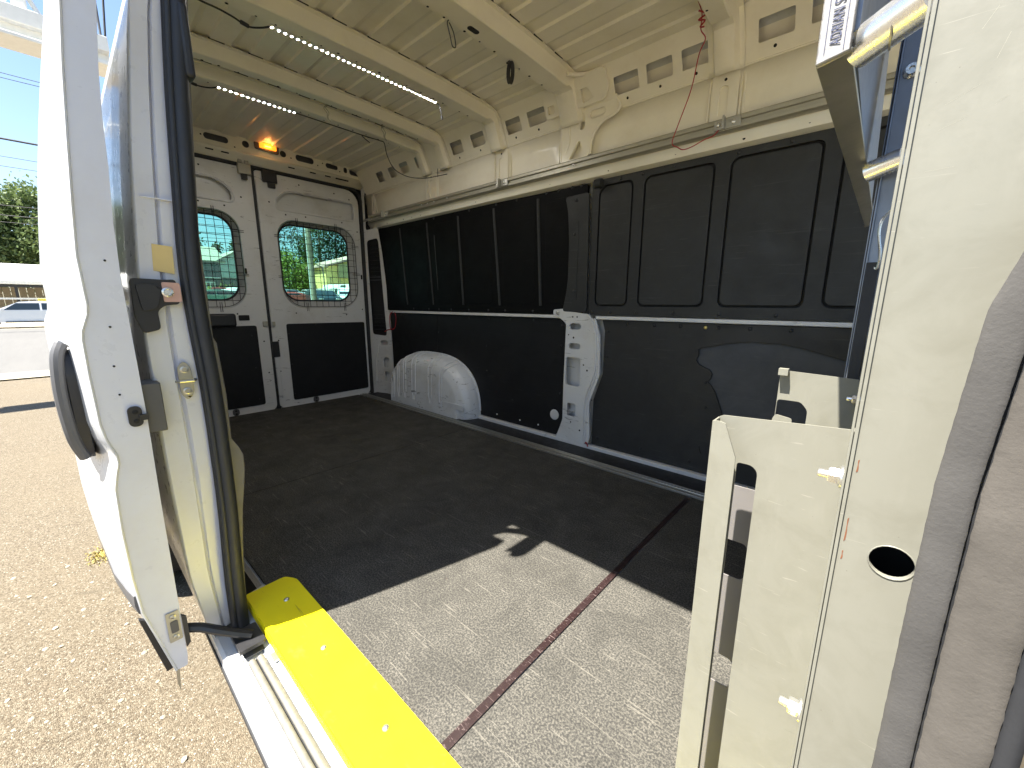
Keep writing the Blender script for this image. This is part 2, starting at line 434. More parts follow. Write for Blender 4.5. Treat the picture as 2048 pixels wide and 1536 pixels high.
# ================================================================== SETTING
def gz(x, y=-20): return -.55 + .9 * min(1, max(0, (-14 - x) / 14)) * min(1, max(0, (y - 3.5) / 3))
def sheet(name, x0, x1, y0, y1, lift, mat, nx=1):
    b = MB(); b.recalc = False
    xs = sorted(set([x0, x1] + [x for x in (-28, -21, -14) if x0 < x < x1]))
    b.grid(lambda u, v: (u, v, gz(u, v) + lift), xs, sorted(set([y0, y1] + [y for y in (3.5, 5, 6.5) if y0 < y < y1])))
    b.f = [f[::-1] for f in b.f]
    return tag(b.build(name, mat, None, 0), kind='structure')
sheet('ground', -400, 300, -300, 300, 0, 'terrain_green')
sheet('parking_lot', -11.4, 60, -60, 40, .004, 'lot_aggregate')
sheet('pavement', -12.4, -11.4, -60, 5, .03, 'concrete')
sheet('road', -33, -12.4, -60, 5, .008, 'road_asphalt')
sheet('far_parking_lot', -60, -33, -40, 5, .004, 'concrete')
sheet('car_park', -50, -11.4, 5, 60, .004, 'concrete')
sheet('grass_bank', -75, -50, 5, 60, .004, 'grass_green')

# ================================================================== VAN
van = root('cargo_van', 'white cargo van with its side door slid open and bare cargo bay', 'van', (-1.5, 1.1, -.55))
XR = -3.55            # rear door inner face
XF = .02              # bulkhead

# ---- floor pan, sill
MB().box(-3.6, .35, .30, 2.06, -.06, -.012).build('floor_pan', 'body_white', van)
sill = MB()
sill.loft([[(x, y, z) for y, z in ((.225, -.30), (.147, -.05), (.150, -.036), (.158, -.030), (.182, -.030), (.184, -.038), (.228, -.038), (.230, -.028), (.246, -.020), (.30, -.006), (.36, -.006), (.36, -.06), (.26, -.30))] for x in (-1.30, .34)])
s_o = sill.build('door_sill', 'body_white', van, bevel=.0015)
for yy in (.196, .2145):
    MB().tube([(-1.04, yy, -.030), (.3, yy, -.030)], .0088, 12).build('guide_rail', 'rail_grey', s_o)
MB().box(-1.04, .3, .2045, .206, -.03, -.0245).build('rail_gap', 'rubber_black', s_o)
MB().plate(FL(-.029)[0], XV, YV, rrect(-1.245, .186, -1.06, .232, .006), (), .0015).build('rail_cover', 'plastic_grey', s_o)
MB().obox((-1.00, .238, -.017), XV, YV, ZV, .03, .014, .006).build('rail_clip', 'alloy', s_o)
MB().box(-1.30, .34, .1445, .1520, -.066, -.052).build('rocker_trim', 'rubber_black', s_o)

# ---- driver side
side = MB().box(-3.62, .35, 2.075, 2.09, -.28, 1.65).build('side_wall', 'inner_white', van)
MB().box(-3.30, .35, 1.995, 2.074, -.004, .021).build('floor_ledge', 'inner_white', side, bevel=.003)
for a, b in ((-3.30, -2.62), (-2.615, -1.42), (-1.165, XF)):
    MB().box(a, b, 2.004, 2.074, .765, .783).build('white_strip', 'inner_white', side, bevel=.002)

# rear lower board
board = MB().plate(*XW(2.03), [(-3.29, .024), (-2.13, .024), (-1.43, .024), (-1.39, .06), (-1.378, .14), (-1.378, .36), (-1.372, .56), (-1.375, .715), (-1.41, .762), (-3.29, .762)], (), .009).build('lower_board', 'black_board', van, bevel=.0015)
MB().box(-2.617, -2.613, 2.0185, 2.0205, .40, .76).build('board_joint', 'hole_dark', board)
for x in (-3.12, -2.23, -2.02, -1.82, -1.62): rivet(board, (x, 2.0208, .745))
for x, z in ((-1.40, .72), (-1.40, .60), (-2.05, .55), (-2.05, .37), (-2.25, .25), (-1.80, .19), (-1.40, .30), (-2.6, .62), (-2.55, .42), (-2.56, .46)): rivet(board, (x, 2.0208, z), r=.007)
for x in (-1.95, -1.73, -1.57): rivet(board, (x, 2.0208, .06), r=.006, mat='trim_white', name='bare_rivet')
MB().lathe((-1.44, 2.0205, .155), (0, -1, 0), [(.034, 0), (.032, .004), (.02, .007), (.0001, .008)], 20).build('body_plug', 'inner_white', board)

# rear upper panel with vertical ribs
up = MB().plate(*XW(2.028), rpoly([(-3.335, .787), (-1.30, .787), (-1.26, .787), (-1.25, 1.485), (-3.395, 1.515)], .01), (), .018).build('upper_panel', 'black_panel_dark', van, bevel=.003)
for xt, xb, r in ((-3.06, -3.00, .007), (-2.69, -2.64, .007), (-2.60, -2.575, .004), (-2.32, -2.28, .0085), (-1.96, -1.91, .009), (-1.59, -1.56, .010)):
    zt, zb = (1.455, .845) if r > .005 else (1.36, .95)
    MB().tube(spline([(xt, 2.013, zt), (xt, 2.009, zt - .02), ((xt + xb) / 2, 2.009, (zt + zb) / 2), (xb, 2.009, zb + .02), (xb, 2.013, zb)], 3), r, 8).build('rib', 'black_panel', up)
    if r > .005:
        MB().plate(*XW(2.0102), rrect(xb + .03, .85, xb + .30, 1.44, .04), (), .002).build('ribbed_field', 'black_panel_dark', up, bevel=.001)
for x in (-2.91, -2.70, -2.57, -2.42, -2.22, -2.02, -1.86, -1.62): rivet(up, (x, 2.0095, .803))
for x in (-2.6, -2.2, -1.94, -1.76, -1.53, -1.44, -1.35, -1.29): rivet(up, (x, 2.0095, 1.483), r=.009)
cov = MB().plate(*XW(2.009), rpoly([(-1.385, .805), (-1.222, .80), (-1.232, 1.44), (-1.385, 1.435), (-1.365, 1.36), (-1.352, 1.2), (-1.352, 1.0), (-1.36, .92)], .02), (), .014).build('pillar_cover', 'black_panel', van, bevel=.003)
for z, x in ((1.41, -1.31), (1.23, -1.315), (.92, -1.305)): rivet(cov, (x, 1.9945, z), r=.009)
MB().plate(*XW(1.9945), rrect(-1.335, .87, -1.29, 1.30, .008), (), .002).build('pressed_rib', 'black_panel', cov, bevel=.001)

# front upper panel: frame with four inset pads
cells = [(-1.180, -.985), (-.930, -.605), (-.545, -.222), (-.165, .012)]
front = MB().plate(*XW(2.026), rpoly([(-1.222, .787), (XF, .787), (XF, 1.492), (-1.222, 1.492)], .012),
                   [rrect(a, .836, b, 1.462, (.035, .03, .03, .05 if k == 0 else .035)) for k, (a, b) in enumerate(cells)], .016).build('upper_panel', 'black_panel', van, bevel=.004)
MB().box(-1.22, XF, 2.028, 2.036, .79, 1.49).build('panel_backing', 'hole_dark', front)
for k, (a, b) in enumerate(cells):
    MB().plate(*XW(2.020), rrect(a + .0095, .846, b - .0095, 1.452, (.03, .025, .025, .045 if k == 0 else .03)), (), .009).build('pad', 'black_panel', front, bevel=.004)
for x in (-1.19, -1.08, -.93, -.74, -.53, -.31): rivet(front, (x, 2.0098, .805), r=.009)
for x in (-1.06, -.94, -.79, -.52, -.33, -.16): rivet(front, (x, 2.0098, 1.478), r=.009)
MB().tube([(-1.19, 1.985, 1.468), (-1.15, 1.985, 1.468)], .022, 14).build('pressed_boss', 'black_panel', front)

# front lower board with a torn-away corner and the layer behind it
tear = [(-.607, .637), (-.59, .648), (-.55, .655), (-.50, .671), (-.44, .681), (-.391, .688), (-.33, .684), (-.28, .686), (-.226, .677), (-.17, .664), (-.13, .653), (-.08, .640), (-.03, .628), (.012, .61),
        (.012, .05), (-.20, .09), (-.36, .16), (-.43, .24), (-.462, .30), (-.482, .36), (-.50, .405), (-.515, .44), (-.535, .47), (-.552, .486), (-.541, .500), (-.536, .525), (-.548, .545), (-.575, .555), (-.600, .566), (-.613, .585), (-.604, .61)]
fl_b = MB().plate(*XW(2.032), [(-1.165, .024), (XF, .024), (XF, .762), (-1.13, .762), (-1.112, .70), (-1.112, .46), (-1.165, .30)], [tear], .011).build('lower_board', 'grey_board', van, bevel=.0015)
MB().plate(*XW(2.040), [(-.66, .03), (XF, .03), (XF, .72), (-.66, .72)], (), .006).build('board_behind_tear', 'torn_layer', fl_b)
for x in (-.98, -.83, -.70, -.53, -.40, -.25): rivet(fl_b, (x, 2.0208, .744), r=.0085)
rivet(fl_b, (-.585, 2.0208, .742), r=.009, mat='stud_brass', name='brass_stud')
for x, z in ((-1.09, .70), (-1.09, .56), (-1.14, .27), (-1.13, .07), (-.56, .48), (-.55, .36), (-.86, .07), (-.6, .07)): rivet(fl_b, (x, 2.0208, z), r=.0075)
MB().tube([(-.56, 2.0195, .16), (-.555, 2.0195, .135), (-.548, 2.0195, .125)], .002, 6).build('gouge', 'hole_dark', fl_b)

# bare white pillar between the boards
pil = MB().plate(*XW(2.010), rpoly([(-1.41, .018), (-1.18, .018), (-1.165, .07), (-1.178, .28), (-1.118, .45), (-1.128, .68), (-1.16, .752), (-1.21, .792), (-1.33, .805), (-1.36, .822), (-1.45, .815), (-1.45, .782), (-1.40, .765), (-1.355, .735), (-1.362, .38), (-1.362, .145), (-1.385, .08)], .012),
                 [rrect(-1.332, .702, -1.252, .738, .0175), rrect(-1.332, .588, -1.252, .622, .0165), rrect(-1.348, .365, -1.245, .538, .02), rrect(-1.33, .175, -1.27, .258, .012)], .014).build('pillar', 'inner_white', van, bevel=.0025)
MB().tube(spline([(-1.205, 1.994, .79), (-1.172, 1.994, .735), (-1.15, 1.994, .66), (-1.147, 1.994, .50), (-1.165, 1.994, .42), (-1.205, 1.994, .31), (-1.212, 1.994, .2), (-1.205, 1.994, .03)], 5), .007, 8).build('pressed_edge', 'inner_white', pil)
MB().tube(spline([(-1.165, 1.996, .77), (-1.142, 1.996, .70), (-1.136, 1.996, .5), (-1.15, 1.996, .42), (-1.19, 1.996, .30), (-1.195, 1.996, .04)], 5), .004, 8).build('pressed_edge', 'inner_white', pil)
MB().obox((-1.30, 2.05, .215), (1, 0, .6), YV, (-.6, 0, 1), .14, .012, .028).build('inner_brace', 'inner_white', pil)
for x, z, r in ((-1.31, .775, .005), (-1.28, .775, .005), (-1.30, .655, .006), (-1.335, .67, .004), (-1.20, .47, .006), (-1.225, .50, .005), (-1.235, .10, .006), (-1.3, .14, .005), (-1.16, .3, .004)):
    dark_hole_disc(pil, (x, 1.996, z), (0, -1, 0), r)
MB().lathe((-1.415, 1.9955, .797), (0, -1, 0), [(.013, 0), (.013, .004), (.007, .006), (.0065, .012), (.0001, .012)], 12).build('bolt', 'zinc', pil)
MB().tube(spline([(-1.19, 1.993, .028), (-1.182, 1.985, .040), (-1.176, 1.992, .026), (-1.168, 1.985, .018)], 4), .004, 6).build('cable_tie_end', 'red_wire', pil)

# floor strip beyond the tie-down track, and the track itself
MB().box(-3.5, XF, 1.838, 1.994, -.012, .001).build('floor_edge_strip', 'rubber_black', van, bevel=.001)
trk = MB()
trk.loft([[(x, y, z) for y, z in ((1.776, -.01), (1.776, .010), (1.788, .012), (1.790, .004), (1.800, .004), (1.802, .014), (1.812, .014), (1.814, .004), (1.824, .004), (1.826, .012), (1.837, .010), (1.837, -.01))] for x in (-3.50, XF)])
trk.build('tie_down_track', 'alloy', van, bevel=.0008)
for x in (-.42, -.2): dark_hole_disc(van, (x, 1.93, .0015), (0, 0, 1), .008, 'floor_stud')

# wheel arch
arch = MB()
def archp(u, v):
    # u along the arch 0..1 (rear to front), v from the wall (0) to the inner face bottom (1)
    a = math.pi * u
    cx, cz, rx, rz = -2.665, -.01, .545, .455
    ex = math.copysign(abs(math.cos(a)) ** .75, math.cos(a)); ez = abs(math.sin(a)) ** .72
    k = [(0, (1.0, 2.03)), (.25, (.995, 1.985)), (.42, (.965, 1.935)), (.55, (.90, 1.895)), (.66, (.80, 1.875)), (1, (.0, 1.862))]
    f = lerp([(q, w_[0]) for q, w_ in k], v); yy = lerp([(q, w_[1]) for q, w_ in k], v)
    fx = f if v < .66 else .80 * (1 - .02 * (v - .66))
    fz = f if v < .66 else .80 * (1 - (v - .66) / .34)
    if v < .66: fx = 1 - (1 - f) * .9
    else: fx = .82
    bead = .0 * max(0, math.sin(u * math.pi * 13)) ** 2 * (1 if .15 < v < .95 and .08 < u < .78 else 0)
    return Vector((cx + rx * ex * fx * (-1), yy - bead, cz + rz * ez * fz))
arch.grid(archp, frange(0, 1, 104), frange(0, 1, 30))
ar = arch.build('wheel_arch', 'arch_white', van, 60)
MB().tube([archp(u, 0) + Vector((0, -.012, .004)) for u in frange(0.02, .98, 60)], .007, 6).build('arch_flange', 'arch_white', ar)
for u in (.10, .19, .28, .37, .46, .56, .66):
    w_ = .014
    for e in (-1, 1):
        pth = [archp(u + e * w_ * (1 if .2 < v < .9 else .4), v) + Vector((0, -.001, .001)) for v in frange(.18, .93, 26)]
        MB().tube(pth, .0042, 6).build('pressed_rib', 'arch_white', ar)
MB().plate(*XW(1.874), rrect(-2.40, .075, -2.14, .115, .016), (), .008, None).build('pressed_rib', 'arch_white', ar, bevel=.002)

# ---- ledge, rail, upper side sheet, cantrail
up_s = MB(); up_s.recalc = False
ys = [(2.05, 1.49), (2.012, 1.495), (1.985, 1.505), (1.975, 1.545), (1.978, 1.60), (1.976, 1.70), (1.968, 1.787)]
up_s.grid(lambda x, k: (x, ys[k][0], ys[k][1]), frange(-3.52, .30, 12), range(len(ys)))
us = up_s.build('upper_side_sheet', 'roof_warm_lit', van, 40, solid=.002)
for k in range(26): dark_hole_disc(us, (-3.2 + k * .122 + random.uniform(-.02, .02), 1.9815, 1.522 + random.uniform(-.004, .004)), (0, -1, 0), random.choice((.003, .004, .006)))
rail = MB()
rail.loft([[(x, y, z) for y, z in ((1.974, 1.548), (1.946, 1.548), (1.938, 1.553), (1.938, 1.566), (1.948, 1.568), (1.948, 1.580), (1.938, 1.582), (1.938, 1.596), (1.946, 1.602), (1.974, 1.602))] for x in (-3.44, .01)])
ro = rail.build('cargo_rail', 'alloy_dull', van, bevel=.001)
for x in (-3.16, -1.82, -.555):
    b = MB().box(x - .05, x + .05, 1.932, 1.937, 1.556, 1.594).build('rail_bracket', 'alloy', ro, bevel=.002)
    MB().box(x - .012, x - .006, 1.905, 1.932, 1.55, 1.60).build('bracket_tab', 'alloy', ro, bevel=.001)
    for dx in (-.033, .022): rivet(ro, (x + dx, 1.9318, 1.575), r=.010, mat='zinc', name='rail_bolt')
for x in (-2.35, -2.5, -2.58, -2.65, -1.3): rivet(ro, (x, 1.9375, 1.573), r=.007, mat='zinc', name='rail_bolt')
MB().tube([(-3.53, 1.95, 1.572), (-3.40, 1.95, 1.572)], .012, 10).build('rail_end', 'alloy', ro)

CT0, CT1 = Vector((0, 1.968, 1.787)), Vector((0, 1.885, 1.957))
CV = (CT1 - CT0).normalized(); CL = (CT1 - CT0).length
hx = [(-3.24, -3.15), (-3.06, -2.97), (-2.90, -2.80), (-2.70, -2.585), (-2.29, -2.18), (-2.09, -1.975), (-1.785, -1.675), (-1.62, -1.50), (-1.085, -.965), (-.925, -.81), (-.77, -.655), (-.485, -.37), (-.32, -.20), (-.15, -.03)]
ct = MB().plate(CT0, XV, CV, [(-3.5, -.001), (.3, -.001), (.3, CL), (-3.5, CL)], [rrect(a + .012, .052, b + .012, .125, .006, 3) for a, b in hx], .0025).build('cantrail', 'roof_warm_lit', van, bevel=.0008)
MB().plate(CT0 + Vector((0, .05, .035)), XV, CV, [(-3.5, -.04), (.3, -.04), (.3, CL + .03), (-3.5, CL + .03)], (), .002).build('cantrail_inner', 'roof_warm_lit', ct)
for a, b in hx[4:]: dark_hole_disc(ct, tuple(CT0 + XV * ((a + b) / 2 + .01) + CV * .028 + Vector((0, -.0023, -.0012))), (0, -.9, -.44), .006)
# crease moulding between sheet and cantrail
MB().tube([(-3.5, 1.966, 1.783), (.3, 1.966, 1.783)], .0045, 8).build('crease', 'roof_warm_lit', ct)

# ---- corrugated roof
def zroof(y): return 1.985 - .022 * abs((y - 1.1) / .785) ** 3
rp = []
y0 = 1.30 - .153 * 6
rp.append((.36, 1.957)); 
for k in range(11):
    yb = y0 + k * .153
    for d, h in ((0, .0), (.024, .011), (.074, .011), (.078, .0)):
        y = yb + d
        if .39 < y < 1.86: rp.append((y, zroof(y) + h - .004))
rp.append((1.885, 1.957))
rf = MB(); rf.recalc = False
rf.grid(lambda x, k: (x, rp[k][0], rp[k][1]), [-3.52, .34], range(len(rp)))
roof = rf.build('roof', 'roof_warm_lit', van, 0, solid=.0015)
rs = MB()
rs.loft([[(x, y, z) for y, z in ((.325, 1.92), (.328, 1.955), (.345, 1.985), (.39, 2.015), (.5, 2.035), (1.1, 2.055), (1.7, 2.035), (1.88, 2.0), (1.99, 1.93), (2.06, 1.83), (2.09, 1.62), (2.075, 1.62), (2.04, 1.83), (1.97, 1.91), (1.87, 1.985), (1.7, 2.02), (1.1, 2.04), (.5, 2.02), (.41, 2.0), (.37, 1.98), (.345, 1.95), (.338, 1.92))] for x in (-3.64, 1.6)])
rs.build('outer_roof', 'body_white', van)

BP = [(1.963, 1.775), (1.955, 1.80), (1.90, 1.915), (1.872, 1.948), (1.83, 1.962), (1.72, 1.970), (1.5, 1.977), (1.1, 1.981), (.7, 1.977), (.52, 1.970), (.44, 1.965), (.40, 1.95), (.37, 1.91), (.345, 1.85)]
def bow(name, x0, x1, h=.062, slots=True, flange=.016):
    c, wd = (x0 + x1) / 2, (x1 - x0)
    pr = [(-wd / 2 - flange, 0), (-wd / 2 - flange, .0035), (-wd / 2 + .002, .0045), (-wd / 2 + .014, h - .004), (-wd / 2 + .018, h), (wd / 2 - .018, h), (wd / 2 - .014, h - .004), (wd / 2 - .002, .0045), (wd / 2 + flange, .0035), (wd / 2 + flange, 0)]
    P = [Vector((0, a, b)) for a, b in BP]; rings = []
    for i, p in enumerate(P):
        t = (P[min(i + 1, len(P) - 1)] - P[max(i - 1, 0)]).normalized(); nn = Vector((0, -t.z, t.y)) * 1
        if nn.z > 0 or (abs(nn.z) < .2 and nn.y * (p.y - 1.1) > 0): nn = -nn
        k = .45 if (i in (0, 1, 2) or i >= len(P) - 3) else (.75 if i in (3,) else 1)
        rings.append([p + Vector((c + a, 0, 0)) + nn * b * k for a, b in pr])
    o = MB().loft(rings, False).build(name, 'roof_warm_lit', van, 30, solid=.0015)
    zb = 1.981 - h - .001
    for k in range(16):
        y = .5 + k * .082 + random.uniform(-.02, .02)
        zz = lerp([(.48, 1.970), (.7, 1.977), (1.1, 1.981), (1.5, 1.977), (1.72, 1.970)], y) - h - .0022
        dark_hole_disc(o, (x0 + .026, y, zz), (0, 0, -1), random.choice((.004, .005, .006)))
    for k in range(9):      # dark boxes paint gap shade where the flange bridges the roof corrugations
        y = y0 + .153 * k + .10
        if .5 < y < 1.75: MB().box(x1 + flange - .001, x1 + flange + .004, y - .03, y + .03, zroof(y) - .0075, zroof(y) - .003).build('flange_gap_shade', 'hole_dark', o)
    return o
b_near = bow('roof_bow', -.635, -.535)
b0 = bow('roof_bow', -1.395, -1.262, .066)
b1 = bow('roof_bow', -1.922, -1.815)
b2 = bow('roof_bow', -2.425, -2.335, .058)
b3 = bow('roof_bow', -2.642, -2.562, .056)
for o, y in ((b0, 1.26), (b0, 1.56)):
    MB().plate((0, 0, 1.979 - .0655), YV, XV, rrect(y - .028, -1.352, y + .028, -1.327, .012), (), .0015).build('slot', 'hole_dark', o)
# slots in the bow ends on the cantrail, and strap-like wall ribs below
for o, c in ((b_near, -.585), (b1, -1.868), (b2, -2.38), (b3, -2.602)):
    for v0, v1 in ((.03, .085), (.105, .155)):
        fr = CT0 + Vector((0, -.9, -.44)).normalized() * .0285
        MB().plate(fr, XV, CV, rrect(c - .02, v0, c + .02, v1, .018), (), .0015).build('slot', 'plastic_grey', o)
for c in (-.585, -1.85, -2.56):
    rb = MB().plate(*XW(1.974), rrect(c - .052, 1.603, c + .052, 1.778, .006), [rrect(c - .022, 1.618, c + .014, 1.735, .016)], .008).build('wall_rib', 'roof_warm_lit', van, bevel=.003)
    for dx in (-.062, .060, .072): MB().tube(spline([(c + dx, 1.974, 1.606), (c + dx, 1.971, 1.63), (c + dx, 1.970, 1.74), (c + dx * .9, 1.974, 1.77)], 4), .0045, 6).build('pressed_edge', 'roof_warm_lit', rb)
    MB().plate(*XW(1.9735), rrect(c - .03, 1.61, c + .025, 1.742, .02), (), .0008).build('slot_back', 'roof_warm_lit', rb)
    dark_hole_disc(rb, (c, 1.9655, 1.755), (0, -1, 0), .006)

# gusset where the main bow meets the wall
gs = MB().plate(*XW(1.962), rpoly([(-1.395, 1.60), (-1.395, 1.84), (-1.36, 1.862), (-1.12, 1.862), (-1.085, 1.845), (-1.055, 1.79), (-1.07, 1.765), (-1.13, 1.752), (-1.185, 1.715), (-1.21, 1.66), (-1.213, 1.60)][::-1], .02),
                [rrect(-1.215, 1.77, -1.125, 1.808, .018), rpoly([(-1.275, 1.735), (-1.245, 1.735), (-1.243, 1.80), (-1.268, 1.815)], .012), rpoly([(-1.338, 1.606), (-1.252, 1.606), (-1.256, 1.645), (-1.278, 1.69)], .012)], .016).build('gusset', 'roof_warm_lit', van, bevel=.004)
MB().tube(spline([(-1.207, 1.948, 1.605), (-1.204, 1.948, 1.66), (-1.18, 1.948, 1.713), (-1.13, 1.948, 1.747), (-1.07, 1.948, 1.763), (-1.05, 1.948, 1.79), (-1.075, 1.948, 1.84)], 6), .0075, 8).build('rolled_edge', 'roof_warm_lit', gs)
MB().tube(spline([(-1.385, 1.95, 1.605), (-1.382, 1.95, 1.76), (-1.345, 1.946, 1.79), (-1.335, 1.946, 1.70), (-1.36, 1.95, 1.64)], 5), .006, 8).build('pressed_edge', 'roof_warm_lit', gs)
ga = CT0 + Vector((0, -.9, -.44)).normalized() * .006
g2 = MB().plate(ga, XV, CV, rpoly([(-1.47, .055), (-1.12, .055), (-1.09, .10), (-1.10, CL - .004), (-1.47, CL - .004)], .02),
                [rpoly([(-1.385, .075), (-1.285, .075), (-1.27, .125), (-1.315, .155), (-1.375, .135)], .012), rpoly([(-1.24, .07), (-1.175, .08), (-1.205, .13), (-1.245, .13)], .008), rrect(-1.455, .075, -1.41, .11, .006)], .018).build('gusset_cap', 'roof_warm_lit', gs, bevel=.004)
MB().tube(spline([(-1.12, 1.884, 1.948), (-1.19, 1.878, 1.945), (-1.235, 1.85, 1.942), (-1.262, 1.80, 1.935)], 6), .009, 8).build('rolled_edge', 'roof_warm_lit', gs)
MB().plate(*XW(1.953), rrect(-1.42, 1.60, -1.40, 1.70, .004), (), .006).build('gusset_tab', 'roof_warm_lit', gs)

# ---- rear header, pillars
HX = -3.50
holes = [rrect(.815, 1.925, .955, 1.965, .019), circ(1.06, 1.952, .022), circ(1.305, 1.95, .022), rrect(1.395, 1.928, 1.53, 1.972, .02), rrect(1.625, 1.93, 1.725, 1.967, .018), rrect(1.775, 1.925, 1.805, 1.967, .013), rrect(1.825, 1.92, 1.91, 1.972, (.02, .008, .008, .02)),
         rrect(.40, 1.925, .54, 1.965, .019), rrect(.62, 1.93, .72, 1.967, .018)]
hd = MB().plate(*RW(HX), [(.22, 1.895), (1.985, 1.895), (1.95, 1.945), (1.90, 1.985), (1.5, 2.005), (.7, 2.005), (.3, 1.985)], holes, .003).build('rear_header', 'roof_warm_lit', van, bevel=.001)
MB().plate(*RW(HX - .05), [(.22, 1.86), (1.985, 1.86), (1.93, 2.01), (.28, 2.01)], (), .002).build('header_inner', 'plastic_grey', hd)
hl = MB(); hl.recalc = False
prof = [(HX + .003, 1.896), (HX + .006, 1.886), (HX - .01, 1.868), (HX - .022, 1.850), (HX - .035, 1.832), (HX - .05, 1.828)]
hl.grid(lambda y, k: (prof[k][0], y, prof[k][1]), [.22, 1.985], range(len(prof)))
hlo = hl.build('header_lip', 'roof_warm_lit', hd, 40, solid=.002)
for y in (.84, .93, 1.36, 1.52, 1.64): MB().obox((HX - .006, y, 1.868), YV, (.6, 0, .8), (.8, 0, -.6), .045, .008, .003).build('slot', 'hole_dark', hd)
MB().obox((HX - .006, 1.76, 1.868), YV, (.6, 0, .8), (.8, 0, -.6), .11, .010, .003).build('slot', 'hole_dark', hd)
for y, z in ((.99, 1.915), (.80, 1.945), (1.36, 1.935), (1.56, 1.93), (1.74, 1.925), (1.60, 1.955)): dark_hole_disc(hd, (HX + .003, y, z), (1, 0, 0), .005)
# dome lamp
lamp = MB().plate(*RW(HX + .004), rpoly([(1.115, 1.94), (1.27, 1.932), (1.275, 1.985), (1.255, 2.0), (1.13, 2.0), (1.112, 1.99)], .008), (), .016).build('dome_lamp', 'plastic_grey', van, bevel=.004)
MB().plate(*RW(HX + .0205), rrect(1.142, 1.948, 1.252, 1.986, .005), (), .010).build('amber_lens', 'amber_lens', lamp, bevel=.004)
MB().tube([(HX + .026, 1.178, 1.966), (HX + .026, 1.216, 1.967)], .004, 8).build('filament', 'lamp_filament', lamp)
ll = bpy.data.lights.new('dome_light', 'POINT'); ll.energy = .018; ll.color = (1, .55, .18); ll.shadow_soft_size = .02
lo = bpy.data.objects.new('dome_light', ll); COL.objects.link(lo); lo.parent = lamp; lo.location = (HX + .05, 1.197, 1.966)

PU = Vector((.25, .075, 0)).normalized(); PO = Vector((-3.545, 1.947, 0)); PN = PU.cross(ZV)
dp = MB().plate(PO, PU, ZV, [(0, -.01), (.262, -.01), (.262, .45), (.25, .80), (.20, 1.30), (.165, 1.52), (.12, 1.80), (.12, 1.90), (0, 1.90)],
                [rpoly([(.028, 1.49), (.135, 1.50), (.105, 1.79), (.085, 1.81), (.045, 1.81), (.030, 1.77)], .02), rpoly([(.035, .56), (.205, .55), (.165, 1.39), (.15, 1.415), (.03, 1.40)], .03),
                 rrect(.125, .462, .21, .505, .02), rrect(.150, .248, .212, .345, .016), rrect(.155, .112, .215, .215, .016)], .004).build('rear_pillar', 'inner_white', van, bevel=.0015)
MB().plate(PO - PN * .03, PU, ZV, [(0, -.01), (.28, -.01), (.26, .53), (0, .53)], (), .002).build('pillar_back', 'inner_white', dp)
lv = MB().plate(PO - PN * .022, PU, ZV, [(.01, .53), (.24, .53), (.19, 1.44), (.15, 1.84), (.01, 1.84)], (), .004).build('pillar_trim', 'plastic_black', dp)
for k in range(8): MB().obox(PO + PU * .11 + ZV * (.60 + k * .035) - PN * .012, PU, ZV, PN, .14 - k * .002, .008, .012).build('louvre', 'plastic_black', dp)
for k in range(9): MB().obox(PO + PU * .10 + ZV * (1.10 + k * .033) - PN * .012, PU, ZV, PN, .12 - k * .003, .007, .010).build('louvre', 'plastic_black', dp)
for z in (1.055, 1.082): MB().obox(PO + PU * .10 + ZV * z - PN * .006, PU, ZV, PN, .125, .007, .006).build('light_louvre', 'plastic_grey', dp)
MB().plate(PO + PN * .004, PU, ZV, rpoly([(.03, .45), (.10, .47), (.09, .38), (.06, .34), (.055, .10), (.03, .06)], .02), (), .008).build('pressed_edge', 'inner_white', dp, bevel=.004)
MB().box(-3.50, -3.44, 1.985, 2.02, 1.60, 1.90).build('corner_post', 'roof_warm_lit', van, bevel=.008)
MB().plate(*XW(1.972), rrect(-3.41, 1.61, -3.36, 1.76, .01), [rrect(-3.398, 1.635, -3.375, 1.72, .011)], .006).build('wall_rib', 'roof_warm_lit', van, bevel=.002)
MB().tube(spline([(-3.33, 1.973, 1.61), (-3.36, 1.969, 1.75), (-3.33, 1.969, 1.772), (-2.64, 1.969, 1.772)], 5), .004, 6).build('pressed_edge', 'roof_warm_lit', us)

